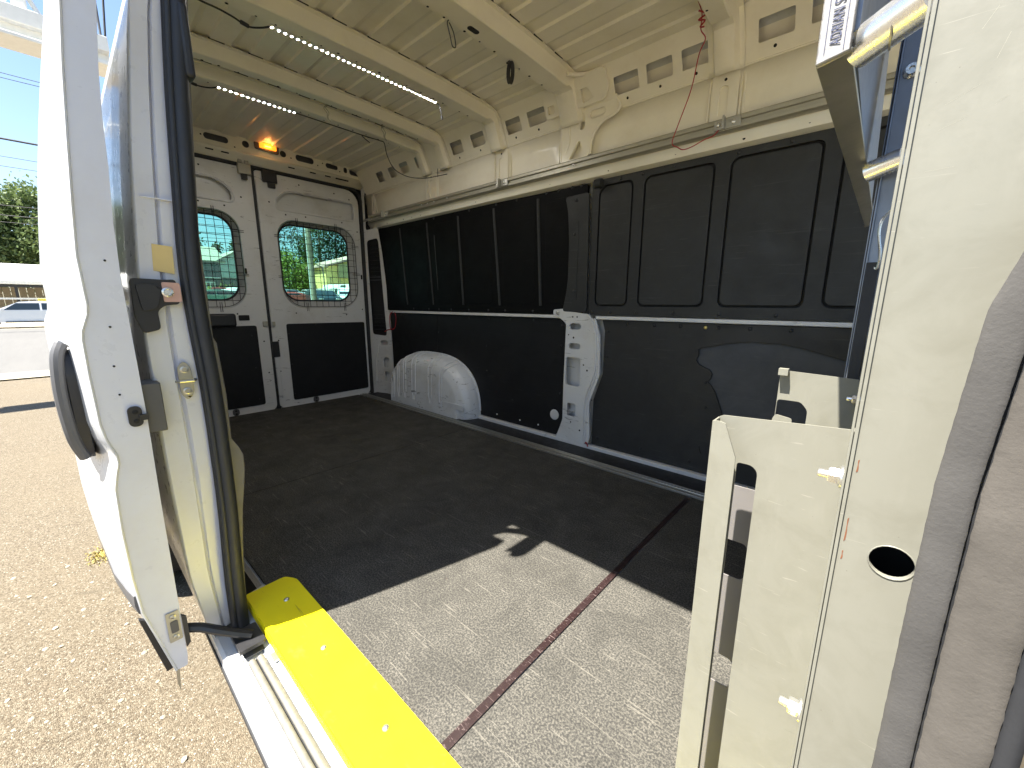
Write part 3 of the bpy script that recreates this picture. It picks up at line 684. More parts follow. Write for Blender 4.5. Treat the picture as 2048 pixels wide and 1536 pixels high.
# ---- rear doors
def rear_door(mirror):
    s = -1 if mirror else 1
    Y = lambda y: 1.098 + s * (y - 1.098)
    def F(pts): return [(Y(a), b) for a, b in pts]
    win_in = rrect(1.222, .805, 1.862, 1.492, (.16, .17, .15, .14), 8)
    win_out = rrect(1.250, .862, 1.822, 1.468, (.12, .12, .12, .11), 8)
    rec = rpoly([(1.25, 1.565), (1.865, 1.565), (1.865, 1.70), (1.33, 1.70), (1.245, 1.63)], [.02, .02, .02, .05, .05])
    x0 = XR - .022
    d = MB().plate((x0, 0, 0), YV, ZV, F(rrect(1.108, -.012, 1.912, 1.808, (.05, .05, .11, .02))), [F(win_in), F(rec)], .022).build('rear_door', 'inner_white', van, bevel=.004)
    MB().plate((XR - .085, 0, 0), YV, ZV, F(rpoly([(1.10, -.03), (1.945, -.03), (1.945, 1.0), (1.87, 1.60), (1.80, 1.80), (1.10, 1.83)], .03)), [F(win_out)], .006).build('outer_skin', 'body_white', d)
    # window reveal
    rv = MB(); rings = []
    for k, t in enumerate((0, .15, .5, .85, 1)):
        q = t * t * (3 - 2 * t)
        rings.append([Vector((XR - .002 - .076 * t, Y(a[0] * (1 - q) + b[0] * q), a[1] * (1 - q) + b[1] * q)) for a, b in zip(win_in, win_out)])
    rv.loft(rings, True, False).build('window_reveal', 'inner_white', d, 60)
    ctr = Vector((1.536, 1.165)); grow = lambda lp, k: [tuple(ctr + (Vector(p) - ctr) * k) for p in lp]
    MB().plate((XR - .0825, 0, 0), YV, ZV, F(grow(win_out, 1.03)), [F(grow(win_out, .965))], .010).build('window_gasket', 'rubber_black', d, bevel=.002)
    MB().plate((XR - .080, 0, 0), YV, ZV, F(grow(win_out, 1.0)), (), .004).build('window_pane', 'window_glass', d)
    # upper recess back
    MB().plate((XR - .050, 0, 0), YV, ZV, F([(1.22, 1.545), (1.88, 1.545), (1.88, 1.72), (1.22, 1.72)]), (), .002).build('recess_panel', 'inner_white', d)
    rr = MB(); pa = [Vector((XR + .0005, Y(a), b)) for a, b in rpoly([(1.238, 1.553), (1.877, 1.553), (1.877, 1.712), (1.325, 1.712), (1.233, 1.635)], [.03, .03, .03, .06, .06])]
    rr.tube(pa + [pa[0]], .006, 8, False).build('pressed_edge', 'inner_white', d)
    # lower black board
    if mirror: bl = [(1.19, .05), (1.88, .05), (1.88, .675), (1.19, .675)]
    else: bl = [(1.218, .045), (1.893, .05), (1.893, .675), (1.218, .68)]
    bo = MB().plate((XR, 0, 0), YV, ZV, F(rpoly(bl, .018)), (), .005).build('door_board', 'black_board', d, bevel=.001)
    for y, z in ((1.23, .60), (1.23, .35), (1.23, .1), (1.88, .6), (1.88, .4), (1.88, .2), (1.45, .665), (1.7, .665)): rivet(bo, (XR + .005, Y(y), z), (1, 0, 0), .005)
    # window guard of welded wire
    g = MB(); wr = .0021; gx = XR + .003
    lp = F(grow(win_in, .97)); n_ = len(lp)
    g.tube([(gx, a, b) for a, b in lp] + [(gx, *lp[0])], .0024, 5, False)
    poly = grow(win_in, .97)
    def span(c, horiz):
        hits = []
        for i in range(n_):
            (a, b), (a2, b2) = poly[i], poly[(i + 1) % n_]
            u, v, u2, v2 = (b, a, b2, a2) if horiz else (a, b, a2, b2)
            if (u > c) != (u2 > c): hits.append(v + (v2 - v) * (c - u) / (u2 - u))
        return (min(hits), max(hits)) if len(hits) >= 2 else None
    for k in range(1, 13):
        y = 1.222 + k * .0508
        q = span(y, False)
        if q: g.tube([(gx, Y(y), q[0]), (gx, Y(y), q[1])], wr, 5)
    for k in range(1, 14):
        z = .812 + k * .0508
        q = span(z, True)
        if q: g.tube([(gx - .003, Y(q[0]), z), (gx - .003, Y(q[1]), z)], wr, 5)
    g.build('wire_guard', 'plastic_black', d, 60)
    for y, z, v in ((1.375, 1.475, 1), (1.69, 1.475, 1), (1.40, .815, 1), (1.72, .815, 1), (1.235, 1.36, 0), (1.235, 1.05, 0), (1.85, 1.34, 0), (1.85, 1.10, 0)):
        c = MB()
        for e in (-.006, .006):
            if v: c.tube([(gx + .002, Y(y + e), z - .035), (gx + .002, Y(y + e), z + .035)], .002, 5)
            else: c.tube([(gx + .002, Y(y - .035), z + e), (gx + .002, Y(y + .035), z + e)], .002, 5)
        c.build('guard_clip', 'plastic_black', d)
    for y, z in ((1.17, 1.74), (1.42, 1.765), (1.70, 1.755), (1.83, 1.73), (1.19, 1.60), (1.30, 1.525), (1.45, 1.53), (1.75, 1.53), (1.885, 1.47), (1.305, .765), (1.73, .745), (1.885, .79), (1.15, .55), (1.14, .30)):
        dark_hole_disc(d, (XR + .0003, Y(y), z), (1, 0, 0), .006)
    # bottom bump stop
    st = MB().plate((XR + .0005, 0, 0), YV, ZV, F(rrect(1.375, -.004, 1.42, .048, .02)), (), .008).build('bump_stop', 'plastic_grey', d, bevel=.002)
    for z in (.008, .034): dark_hole_disc(st, (XR + .009, Y(1.3975), z), (1, 0, 0), .008)
    return d, Y
rdo, Yr = rear_door(False)
ldo, Yl = rear_door(True)
# scuffed edge return and strip where the doors meet
MB().box(XR - .05, XR + .004, 1.0895, 1.1065, -.01, 1.80).build('meeting_seal', 'rubber_black', rdo, bevel=.002)
MB().box(XR - .075, XR - .030, 1.075, 1.122, -.03, 1.83).build('meeting_seal', 'rubber_black', rdo)  # wider strip added behind to block light through the centre gap
MB().box(XR - .02, XR + .010, 1.109, 1.128, .66, 1.74).build('meeting_flange', 'inner_white', rdo, bevel=.003)
MB().box(XR + .0005, XR + .016, 1.105, 1.135, .10, .58).build('latch_cover', 'inner_white', rdo, bevel=.004)
MB().box(XR + .001, XR + .022, 1.094, 1.145, .42, .545).build('latch', 'plastic_black', rdo, bevel=.004)
MB().box(XR + .001, XR + .012, 1.05, 1.085, .665, .705).build('striker', 'alloy_dull', ldo, bevel=.003)
lt = MB().box(XR + .001, XR + .02, 1.115, 1.135, .665, .70).build('latch_pin', 'alloy_dull', rdo, bevel=.003)
tl = MB().box(XR + .001, XR + .03, 1.155, 1.255, 1.735, 1.815).build('top_latch', 'plastic_black', rdo, bevel=.006)
MB().box(XR + .001, XR + .025, 1.19, 1.24, 1.70, 1.74).build('latch_rod', 'plastic_black', rdo, bevel=.004)
MB().box(XR + .001, XR + .03, 1.0, 1.085, 1.755, 1.83).build('top_latch', 'alloy_dull', ldo, bevel=.006)
for a, b, c_, e in ((1.005, 1.03, 1.83, 1.85), (1.045, 1.07, 1.825, 1.85), (1.02, 1.055, 1.72, 1.757)): MB().box(XR + .004, XR + .034, a, b, c_, e).build('latch_part', 'alloy_dull' if e > 1.8 else 'plastic_black', ldo, bevel=.003)
MB().plate((XR + .0005, 0, 0), YV, ZV, rrect(.895, .715, .965, .755, .006), (), .004).build('pull_cup', 'hole_dark', ldo)
MB().box(XR + .001, XR + .035, .70, .873, .672, .768).build('inner_release', 'plastic_black', ldo, bevel=.015)
for o, y in ((rdo, 1.903), (ldo, .985)): MB().plate((XR + .0006, 0, 0), YV, ZV, rrect(y - .012, 1.06, y + .002, 1.10, .006), (), .003).build('drain_slot', 'hole_dark', o)
# black sheet added to block light leaking round the doors, then frame seal
MB().plate((XR - .068, 0, 0), YV, ZV, [(.16, -.02), (2.08, -.02), (2.08, 1.7), (2.0, 1.93), (1.9, 2.01), (.42, 2.01), (.345, 1.93), (.27, 1.66), (.20, 1.2), (.16, .8)], [rrect(.335, .03, 1.872, 1.765, .06)], .010).build('light_stop_plate', 'rubber_black', van)
fs = [(XR + .004, y, z) for y, z in [(.262, -.02), (.262, 1.70)] + [(.262 + .09 * (1 - math.cos(R(a))), 1.735 + .09 * math.sin(R(a))) for a in (0, 22, 45, 67, 90)] + [(1.845 + .09 * math.sin(R(a)), 1.735 + .09 * math.cos(R(a))) for a in (0, 22, 45, 67, 90)] + [(1.932, 1.3), (1.925, .9), (1.928, -.02)]]
MB().tube(fs, .013, 8).build('door_seal', 'rubber_black', van)
MB().box(-3.60, -3.50, .24, 1.96, -.06, -.013).build('rear_sill', 'plastic_black', van, bevel=.004)
MB().box(XR - .085, XR - .03, .21, .27, -.05, 1.50).build('rear_pillar_near', 'inner_white', van)

# ---- passenger side: quarter panel, C-pillar jamb, header, sliding door
JL = [(-.30, .26), (-.06, .160), (0, .146), (.16, .126), (.5, .120), (.75, .122), (.9, .128), (1.16, .150), (1.32, .170), (1.444, .185), (1.62, .236), (1.83, .298), (1.95, .335)]
SL = [(-.02, .195), (.139, .195), (.287, .201), (.43, .206), (.528, .206), (.636, .202), (.758, .198), (.892, .196), (1.04, .204), (1.176, .213), (1.308, .222), (1.47, .240), (1.75, .275)]
SR = [(0, .230), (.118, .233), (.32, .243), (.475, .243), (.65, .248), (.75, .244), (.81, .240), (.956, .239), (1.22, .257), (1.487, .277), (1.75, .31)]
zq = frange(-.28, 1.95, 32)
q = MB(); q.recalc = False
def qp(x, z):
    y = lerp(JL, z)
    inset = .022 * (1 if (-3.45 < x < -1.62 and .86 < z < 1.55) else 0)
    return (x, y + inset + .03 * max(0, (-3.3 - x)) ** 1.0, z)
q.grid(qp, [-1.20, -1.24, -1.4, -1.6, -1.64, -2.0, -2.4, -2.8, -3.2, -3.43, -3.46, -3.6, -3.63], zq)
q.build('quarter_panel', 'body_white', van, 40, solid=.002)
MB().grid(lambda x, z: (x, lerp(JL, z) + .035, z), [-3.6, -1.23], zq[4:]).build('inner_quarter', 'inner_white', van, 40, solid=.004)
MB().box(-3.6, -1.23, .335, .37, 1.72, 1.955).build('inner_cantrail', 'roof_warm_lit', van)
zj = [-.02] + frange(.03, 1.78, 36)
jm = MB(); jm.recalc = False
def jp(k, z):   # pressed jamb: k steps from the outer skin round to the seal flange
    a, b = lerp(JL, z), lerp(SL, z) + .006
    d = (0, .012, .016, .46, .49, .53, .56, .60, .98, 1.0)[k]
    dx = (-.012, -.001, 0, -.004, -.016, -.017, -.008, -.003, -.006, -.05)[k]
    lo_ = lerp([(0, .010), (.30, .012), (.45, .002), (2, .0)], z)
    return (-1.198 + dx - lo_ * (k >= 6), a + (b - a) * d, z)
jm.grid(jp, range(10), zj)
jo = jm.build('pillar_jamb', 'jamb_white', van, 50, solid=.0015)
# horizontal body-sealer step, sticker, black catch and bolts
MB().box(-1.2015, -1.1955, .150, .207, 1.069, 1.0715).build('sealer_line', 'jamb_white', jo)
MB().plate(*RW(-1.1995), [(.153, .918), (.189, .912), (.192, .972), (.157, .975)], (), .001).build('label_sticker', 'sticker_yellow', jo)
ct_ = MB().plate(*RW(-1.196), rpoly([(.110, .90), (.166, .898), (.186, .900), (.188, .845), (.160, .842), (.147, .83), (.148, .79), (.118, .782), (.108, .82)], .008), (), .014).build('door_catch', 'plastic_black', jo, bevel=.003)
MB().plate(*RW(-1.182), rpoly([(.116, .888), (.150, .888), (.158, .872), (.146, .835), (.122, .83)], .008), (), .010).build('catch_block', 'plastic_black', ct_, bevel=.004)
MB().plate(*RW(-1.1815), rpoly([(.160, .893), (.192, .892), (.192, .850), (.160, .850)], .004), (), .003).build('catch_plate', 'primer_pink', ct_, bevel=.001)
MB().lathe((-1.1785, .168, .871), (1, 0, 0), [(.0105, 0), (.0105, .003), (.007, .004), (.006, .002), (.0001, .002)], 16).build('catch_bolt', 'zinc', ct_)
sp = MB().plate(*RW(-1.1985), rpoly([(.165, .70), (.178, .716), (.190, .70), (.192, .668), (.190, .635), (.178, .620), (.166, .635)], .009), (), .004).build('striker_plate', 'alloy_dull', jo, bevel=.001)
for z in (.694, .643): MB().lathe((-1.1945, .178, z), (1, 0, 0), [(.0085, 0), (.0085, .002), (.005, .003), (.0045, .001), (.0001, .001)], 14).build('striker_bolt', 'alloy', sp)
MB().tube([(-1.190, .160, .668), (-1.178, .165, .669), (-1.178, .190, .669), (-1.19, .196, .669)], .0035, 8).build('striker_bar', 'alloy', sp)
MB().obox((-1.19, .209, .49), YV, ZV, XV, .008, .05, .008).build('retainer_clip', 'plastic_black', jo, bevel=.002)
# rubber seal round the rear and the top of the opening
def sealpath(dy, dx=0): 
    p = [(-1.193 + dx, (lerp(SL, z) + lerp(SR, z)) / 2 + dy, z) for z in [-.035] + frange(.05, 1.66, 26)]
    p += [(-1.180 + dx, .292 + dy, 1.73), (-1.14 + dx * .5, .298 + dy, 1.785), (-1.05, .325 + dy, 1.805 - dx), (-.6, .328 + dy, 1.808 - dx), (-.10, .328 + dy, 1.805 - dx), (-.01 - dx * .5, .322 + dy, 1.775), (.035 - dx, .31 + dy, 1.68)]
    return p
se = MB().tube(sealpath(.0045), .0155, 12).build('opening_seal', 'rubber_seal', van, 60)
MB().tube(sealpath(-.0125, .003), .0075, 10).build('seal_lip', 'rubber_seal', se, 60)
MB().tube(sealpath(-.0185, -.001), .0042, 8).build('seal_lip', 'rubber_black', se, 60)
MB().box(-1.215, -1.175, .258, .276, 1.33, 1.47).build('trim_clip', 'rubber_seal', van, bevel=.006)
# grey inner trim behind the seal
tr = [(-.01, .236), (.10, .240), (.20, .248), (.30, .258), (.36, .268), (.41, .275), (.45, .276), (.475, .268), (.50, .255), (.62, .257), (.75, .252), (.765, .246), (1.0, .247), (1.22, .263), (1.40, .278), (1.75, .312)]
MB().plate(*RW(-1.216), [(lerp(SR, z) - .02, z) for z, y in tr] + [(y, z) for z, y in tr][::-1], (), .006).build('inner_trim', 'trim_grey', van, bevel=.002)
# door header above the opening
MB().box(-1.26, .30, .303, .39, 1.792, 1.975).build('door_header', 'inner_white', van, bevel=.008)

# sliding door
OUT = [(-.03, .066), (.0, .060), (.154, .029), (.247, .024), (.36, .023), (.46, .026), (.495, .033), (.513, .038), (.532, .038), (.566, .028), (.603, .023), (.707, .022), (.775, .023), (.793, .025), (.824, .036), (.845, .039), (.935, .038), (1.021, .045), (1.152, .057), (1.264, .068), (1.373, .081), (1.6, .112), (1.84, .15)]
INN = [(-.03, .088), (.0, .091), (.4, .093), (.6, .096), (.9, .095), (1.0, .098), (1.108, .106), (1.197, .110), (1.283, .117), (1.396, .130), (1.6, .16), (1.84, .19)]
sd = MB().plate(*RW(-1.185), rpoly([(y, z) for z, y in OUT] + [(y, z) for z, y in INN][::-1], .004, 2)[::-1], (), .034).build('sliding_door', 'jamb_white', van, bevel=.003)
ds = MB(); ds.recalc = False
zs = [z for z, y in OUT]
zs = sorted(set(zs + frange(.05, 1.8, 24)))
def skin(x, z):
    d = -1.150 - x
    return (x, lerp(OUT, z) - .058 * (1 - math.exp(-max(0, d - .004) / .20)) * lerp([(-.03, .3), (.1, .6), (.3, .9), (.9, 1), (1.1, .85), (1.3, .62), (1.5, .4), (1.8, .35)], z) - .0015, z)
ds.grid(skin, [-1.1505, -1.154, -1.16, -1.17, -1.19, -1.22, -1.26, -1.32, -1.4, -1.6, -1.9, -2.2, -2.40, -2.44], zs)
ds.build('outer_skin', 'body_white', sd, 50, solid=.0015)
MB().grid(lambda x, z: (x, lerp(INN, z) - .004, z), [-1.186, -2.44], [z for z, y in INN]).build('inner_skin', 'inner_white', sd, 40, solid=.0015)
# rolled front lip
MB().tube([(-1.151, lerp(OUT, z) + .0005, z) for z in zs], .0028, 6).build('folded_lip', 'body_white', sd)
# handle
hy = skin(-1.262, .65)[1]
ho = MB().plate((-1.275, hy + .012, .655), XV, ZV, rpoly([(-.06, -.14), (.045, -.145), (.062, -.07), (.062, .06), (.035, .11), (-.05, .115), (-.07, .05), (-.07, -.08)], .04), (), .020).build('handle_base', 'plastic_black', sd, bevel=.006)
MB().plate((-1.275, hy - .0075, .655), XV, ZV, rpoly([(-.035, -.09), (.02, -.095), (.03, -.05), (.03, .04), (.015, .07), (-.03, .075), (-.045, .03), (-.045, -.05)], .03), (), .0015).build('handle_cup', 'hole_dark', ho)
MB().tube(spline([(-1.228, hy - .004, .765), (-1.219, hy - .014, .735), (-1.215, hy - .019, .66), (-1.218, hy - .015, .57), (-1.235, hy - .004, .520)], 6), .0105, 10).build('handle_grip', 'plastic_grey', ho)
# lower body moulding
md = MB(); zmm = [(.545, .010), (.13, .014), (.14, .02)]
md.loft([[(x, skin(x, z)[1] + o, z) for z, o in ((.150, .002), (.152, -.004), (.175, -.006), (.198, -.004), (.20, .002))] for x in (-1.158, -1.2, -1.3, -1.6, -2.0, -2.42)], True)
md.build('body_moulding', 'plastic_grey', sd)
MB().plate((-1.166, 0, 0), YV, ZV, [(.020, .14), (.034, .13), (.068, -.020), (.050, -.024)], (), .012).build('lower_moulding', 'plastic_black', sd, bevel=.002)
# edge fittings
kp = MB().plate(*RW(-1.1505), rrect(.064, .050, .088, .128, .003), (), .003).build('lock_plate', 'alloy_dull', sd, bevel=.001)
MB().plate(*RW(-1.1475), rrect(.070, .074, .084, .104, .003), (), .002).build('lock_recess', 'plastic_grey', kp)
for z in (.062, .116): MB().lathe((-1.1475, .0765, z), (1, 0, 0), [(.006, 0), (.006, .002), (.0035, .003), (.003, .001), (.0001, .001)], 12).build('lock_screw', 'alloy', kp)
bf = MB().plate(*RW(-1.1505), rrect(.066, .588, .089, .632, .010), (), .006).build('edge_buffer', 'plastic_black', sd, bevel=.002)
MB().obox((-1.144, .091, .607), YV, ZV, XV, .014, .012, .008).build('buffer_arm', 'plastic_black', bf)
for z in (.620, .600): dark_hole_disc(bf, (-1.1445, .078, z), (1, 0, 0), .005)
MB().box(-1.23, -1.160, .0955, .128, .565, .675).build('roller_cover', 'plastic_grey', sd, bevel=.002)
MB().plate(*RW(-1.158), [(.066, -.03), (.073, -.03), (.068, -.095), (.064, -.07)], (), .002).build('torn_edge', 'steel_galv', sd)
for z in (.93, .72, .80, .66): dark_hole_disc(sd, (-1.1508, lerp(OUT, z) + .038, z), (1, 0, 0), .0022)
# lower guide arm
ga_ = MB().tube(spline([(-1.165, .098, .060), (-1.15, .125, .052), (-1.13, .15, .040), (-1.11, .185, .020), (-1.095, .215, .004)], 5), .011, 8).build('guide_arm', 'plastic_black', sd)
MB().plate((0, 0, -.012), XV, YV, rrect(-1.145, .178, -1.06, .236, .006), (), .010).build('arm_foot', 'plastic_black', ga_, bevel=.002)
MB().lathe((-1.11, .205, -.002), (0, 0, 1), [(.010, 0), (.010, .006), (.005, .008), (.0001, .008)], 12).build('arm_bolt', 'alloy', ga_)
MB().plate(*RW(-1.156), [(.092, .02), (.101, .03), (.101, .10), (.092, .11)], (), .008).build('arm_bracket', 'plastic_black', ga_)
# upper guide arm: bridges the gap between door top and header
ua = MB().plate((0, 0, 1.775), XV, YV, rpoly([(-1.105, .165), (-1.085, .185), (-1.075, .16), (-1.05, .17), (-1.035, .20), (-1.035, .33), (-1.10, .33)], .006), (), .006).build('upper_arm', 'plastic_black', sd)
# B-pillar side: beige panel facing outwards with a drain hole, rubber flaps in front of it
DX = [(0, .050), (.35, .036), (.5, .0315), (.6, .0315), (.7, .0308), (.77, .0308), (.848, .0345), (.87, .0400), (.95, .062), (1.2, .095), (1.9, .13)]
bp = MB().plate(*XW(.304), [(.0005, -.02), (.20, -.02), (.20, 1.95), (.0005, 1.95)], [circ(.0265, .7035, .0098, 28)], .003).build('pillar_panel', 'beige', van)
MB().plate(*XW(.345), [(.008, .6), (.08, .6), (.08, .8), (.008, .8)], (), .002).build('hole_back', 'hole_dark', bp)
rim = [(.0265 + .0101 * math.cos(R(a)), .3008, .7035 + .0101 * math.sin(R(a))) for a in range(0, 361, 15)]
MB().tube(rim, .00035, 6, False).build('hole_rim', 'beige', bp)
MB().box(-.0012, .0002, .2995, .40, -.01, 1.94).build('folded_lip', 'beige', bp, bevel=.0003)
MB().box(.0006, .0022, .2992, .3012, -.01, 1.94).build('edge_bead', 'beige', bp)
for z, hh, xx in ((.757, .008, .0042), (.716, .016, .0043), (.699, .006, .0044)):
    MB().plate(*XW(.3010), rpoly([(xx, z - hh / 2), (xx + .0008, z - hh / 2.4), (xx + .0009, z - hh / 8), (xx + .0006, z + hh / 6), (xx + .0008, z + hh / 2), (xx + .0001, z + hh / 2.3), (xx + .0003, z)], .0003), (), .0002).build('rust_chip', 'rust', bp)
for (x_, z_, ang, L) in ((.017, .948, .5, .012), (.0155, .936, .4, .010), (.027, .965, 1.3, .010), (.021, .978, 1.1, .009), (.014, .916, .05, .010), (.030, .942, .7, .005)):
    MB().tube([(x_ - L / 2 * math.cos(ang), .3010, z_ - L / 2 * math.sin(ang)), (x_ + L / 2 * math.cos(ang), .3010, z_ + L / 2 * math.sin(ang))], .00005, 4).build('scratch', 'scratch_pale', bp)
zb = frange(-.02, .45, 20) + frange(.455, 1.05, 150) + frange(1.06, 1.9, 40)
def flap(name, dx, y, rx, ry, mat, ribs=0, parent=None):
    rings = []
    for i, z in enumerate(zb):
        k = 1 + ribs * (math.sin(i * 2.4) + .6 * math.sin(i * 5.1 + 1))
        rings.append([Vector((lerp(DX, z) + dx + rx * k * math.cos(2 * math.pi * a / 14), y + ry * k * math.sin(2 * math.pi * a / 14), z)) for a in range(14)])
    return MB().loft(rings).build(name, mat, parent or van, 60)
f1 = flap('front_seal', .0070, .2590, .0066, .0016, 'rubber_grey', .012)
flap('seal_lip', .0262, .2600, .0112, .0022, 'rubber_dusty', .012, f1)
flap('seal_lip', .0420, .2640, .0050, .0030, 'rubber_black', 0, f1)
flap('seal_lip', .0530, .2590, .0080, .0030, 'rubber_tan', 0, f1)
MB().grid(lambda x, z: (lerp(DX, z) + x, .2630, z), [.002, .06], zb[::4]).build('seal_back', 'rubber_black', f1, 60, solid=.001)
MB().grid(lambda x, z: (lerp(DX, z) + x, .262 - x * .22, z), frange(.060, .26, 4), zb[::4]).build('pillar_trim', 'rubber_tan', van, 60, solid=.003)
MB().box(.24, 1.6, .10, .13, -.28, .62).build('front_side', 'body_white', van)
MB().box(.24, .34, .10, .24, .62, 1.75).build('front_pillar', 'body_white', van)
MB().box(.36, 1.6, 2.05, 2.09, -.28, .62).build('front_side', 'body_white', van)
MB().box(.36, .46, 1.98, 2.09, .62, 1.75).build('front_pillar', 'body_white', van)
MB().box(.45, .95, .35, .85, -.25, .30).build('seat', 'cab_bounce_grey', van, bevel=.05)  # unseen pale cab seats and dashboard, added to bounce sunlight into the bay
MB().box(.38, .50, .37, .83, .30, .95).build('seat_back', 'cab_bounce_grey', van, bevel=.05)
MB().box(.45, .95, 1.35, 1.85, -.25, .30).build('seat', 'cab_bounce_grey', van, bevel=.05)
MB().box(.38, .50, 1.37, 1.83, .30, .95).build('seat_back', 'cab_bounce_grey', van, bevel=.05)
MB().box(.20, 1.6, .13, 2.08, -.30, -.27).build('cab_floor', 'plastic_black', van)
MB().box(1.45, 1.6, .13, 2.08, -.27, .55).build('dashboard', 'cab_bounce_grey', van, bevel=.04)
MB().box(-3.64, 1.6, .3, 1.9, -.34, -.30).build('underbody', 'plastic_black', van)
for x in (-2.66, 1.2):
    for y in (.20, 1.98):
        wl = MB().lathe((x, y - .1, -.215), (0, 1, 0), [(.335, 0), (.335, .2), (.2, .2), (.2, 0)], 28).build('tyre', 'tyre', van)

# ================================================================== THINGS IN THE VAN
# rubber floor mats
def mat_piece(label, x0, x1, yy0, yy1, notch=None):
    o = MB().plate(*FL(-.011), rpoly([(x0, yy0), (x1, yy0), (x1, yy1), (x0, yy1)], .004), (), .011).build('floor_mat', 'floor_mat', None, bevel=.001)
    return tag(o, label, 'floor mat', 'rubber floor mats')
mat_piece('rearmost black rubber floor mat in front of the rear doors', -3.53, -2.004, .305, 1.775)
mat_piece('middle black rubber floor mat, half of it in the sun patch', -2.000, -.522, .305, 1.775)
mat_piece('front black rubber floor mat beside the beige channel posts', -.500, XF - .005, .305, 1.775)
tp = MB().plate(*FL(.0002), [(-.522, .374), (-.501, .374), (-.5035, .6), (-.502, .9), (-.504, 1.2), (-.5015, 1.774), (-.5215, 1.774), (-.520, 1.3), (-.5225, 1.0), (-.5205, .7)], (), .0012).build('seam_tape', 'seam_tape')
tag(tp, 'worn dark maroon tape strip across the floor mat joint', 'tape')

# yellow step plate
yp = MB().plate(*FL(.0015), rpoly([(-1.258, .243), (.04, .243), (.04, .373), (-1.225, .373), (-1.262, .352)], [.01, .002, .002, .012, .012]), (), .011).build('step_plate', 'safety_yellow', None, bevel=.0025)
tag(yp, 'bright yellow step plate screwed along the side door sill', 'step plate')
MB().box(-1.25, .04, .2405, .2445, -.016, .008).build('front_lip', 'safety_yellow', yp, bevel=.001)
for x in (-1.15, -.905, -.62, -.3): rivet(yp, (x, .318, .0125), (0, 0, 1), .0075, 'zinc', 'screw')

# LED strips
def led(label, x, ya, yb, z):
    r0 = root('led_strip', label, 'led strip', (x, (ya + yb) / 2, z), 'led strips under the roof bows')
    MB().box(x - .006, x + .006, ya, yb, z, z + .0016).build('strip_tape', 'trim_white', r0)
    d = MB(); n = int((yb - ya) / .0235)
    for k in range(n):
        y = ya + .008 + (yb - ya - .016) * k / (n - 1); d.add([(x - .0035, y - .003, z - .0001), (x - .0035, y + .003, z - .0001), (x + .0035, y + .003, z - .0001), (x + .0035, y - .003, z - .0001)], [(0, 1, 2, 3)])
    d.build('diodes', 'led_light', r0)
    return r0
zl1 = 1.977 - .062 - .0048
L1 = led('longer lit led strip on the roof bow nearer the door', -1.932 + .012, .715, 1.525, zl1)
MB().tube(spline([(-1.98, .38, 1.945), (-1.955, .49, 1.912), (-1.945, .55, 1.905), (-1.95, .60, 1.902), (-1.965, .65, 1.900), (-1.945, .69, 1.905), (-1.922, .714, zl1)], 6), .0035, 6).build('feed_cable', 'plastic_black', L1)
MB().tube([(-1.957, .625, 1.901), (-1.962, .652, 1.900)], .0075, 8).build('connector', 'plastic_black', L1)
MB().tube(spline([(-1.92, 1.526, zl1), (-1.92, 1.545, zl1 - .004), (-1.915, 1.552, zl1 - .035), (-1.915, 1.556, zl1 - .06)], 5), .0022, 6, radii=None).build('loose_end', 'plastic_black', L1)
MB().tube([(-1.915, 1.555, zl1 - .055), (-1.915, 1.557, zl1 - .072)], .005, 8).build('end_plug', 'plastic_black', L1)
zl2 = 1.979 - .056 - .0058
L2 = led('shorter lit led strip on the roof bow nearer the rear doors', -2.638, .70, 1.075, zl2)
MB().tube(spline([(-2.66, .40, 1.93), (-2.655, .55, 1.915), (-2.66, .62, 1.905), (-2.65, .67, 1.908), (-2.638, .70, zl2)], 6), .0035, 6).build('feed_cable', 'plastic_black', L2)
MB().tube([(-2.657, .585, 1.908), (-2.66, .62, 1.905)], .007, 8).build('connector', 'plastic_black', L2)
MB().tube([(-2.638, 1.075, zl2 + .0012), (-2.64, 1.3, zl2 + .0015), (-2.64, 1.56, zl2 + .001)], .003, 6).build('tail_cable', 'plastic_black', L2)

# hanging cables
c1 = MB().tube(spline([(-2.64, 1.52, 1.916), (-2.63, 1.55, 1.915), (-2.62, 1.60, 1.912), (-2.62, 1.63, 1.905), (-2.64, 1.66, 1.84), (-2.62, 1.70, 1.76), (-2.55, 1.76, 1.712), (-2.46, 1.83, 1.70), (-2.38, 1.88, 1.71), (-2.32, 1.92, 1.72)], 6), .0028, 6).build('hanging_cable', 'plastic_black')
tag(c1, 'thin black cable looping down from the rear roof bow to the wall', 'cable')
MB().tube(spline([(-2.64, 1.48, 1.914), (-2.62, 1.50, 1.89), (-2.60, 1.51, 1.872)], 4), .0028, 6).build('cable_end', 'plastic_black', c1)
MB().tube([(-2.38, 1.885, 1.705), (-2.385, 1.89, 1.76)], .0022, 6).build('cable_tie', 'plastic_black', c1)
for (x, y, lab) in ((-2.42, 1.155, 'wire hook clip on the middle roof bow, nearer the led strips'), (-2.42, 1.505, 'wire hook clip on the middle roof bow, nearer the side wall')):
    h = MB()
    for e in (-.009, .009):
        h.tube(spline([(x + e, y, 1.925), (x + e, y - .01, 1.905), (x + e, y + .006, 1.885), (x + e * .5, y + .004, 1.86), (x, y + .018, 1.845)], 5), .0028, 6)
    h.tube([(x - .012, y, 1.918), (x + .012, y, 1.918)], .004, 6)
    tag(h.build('wire_hook', 'alloy_dull'), lab, 'hook', 'wire hooks on the roof bow')
zt0 = 1.979 - .066 - .003
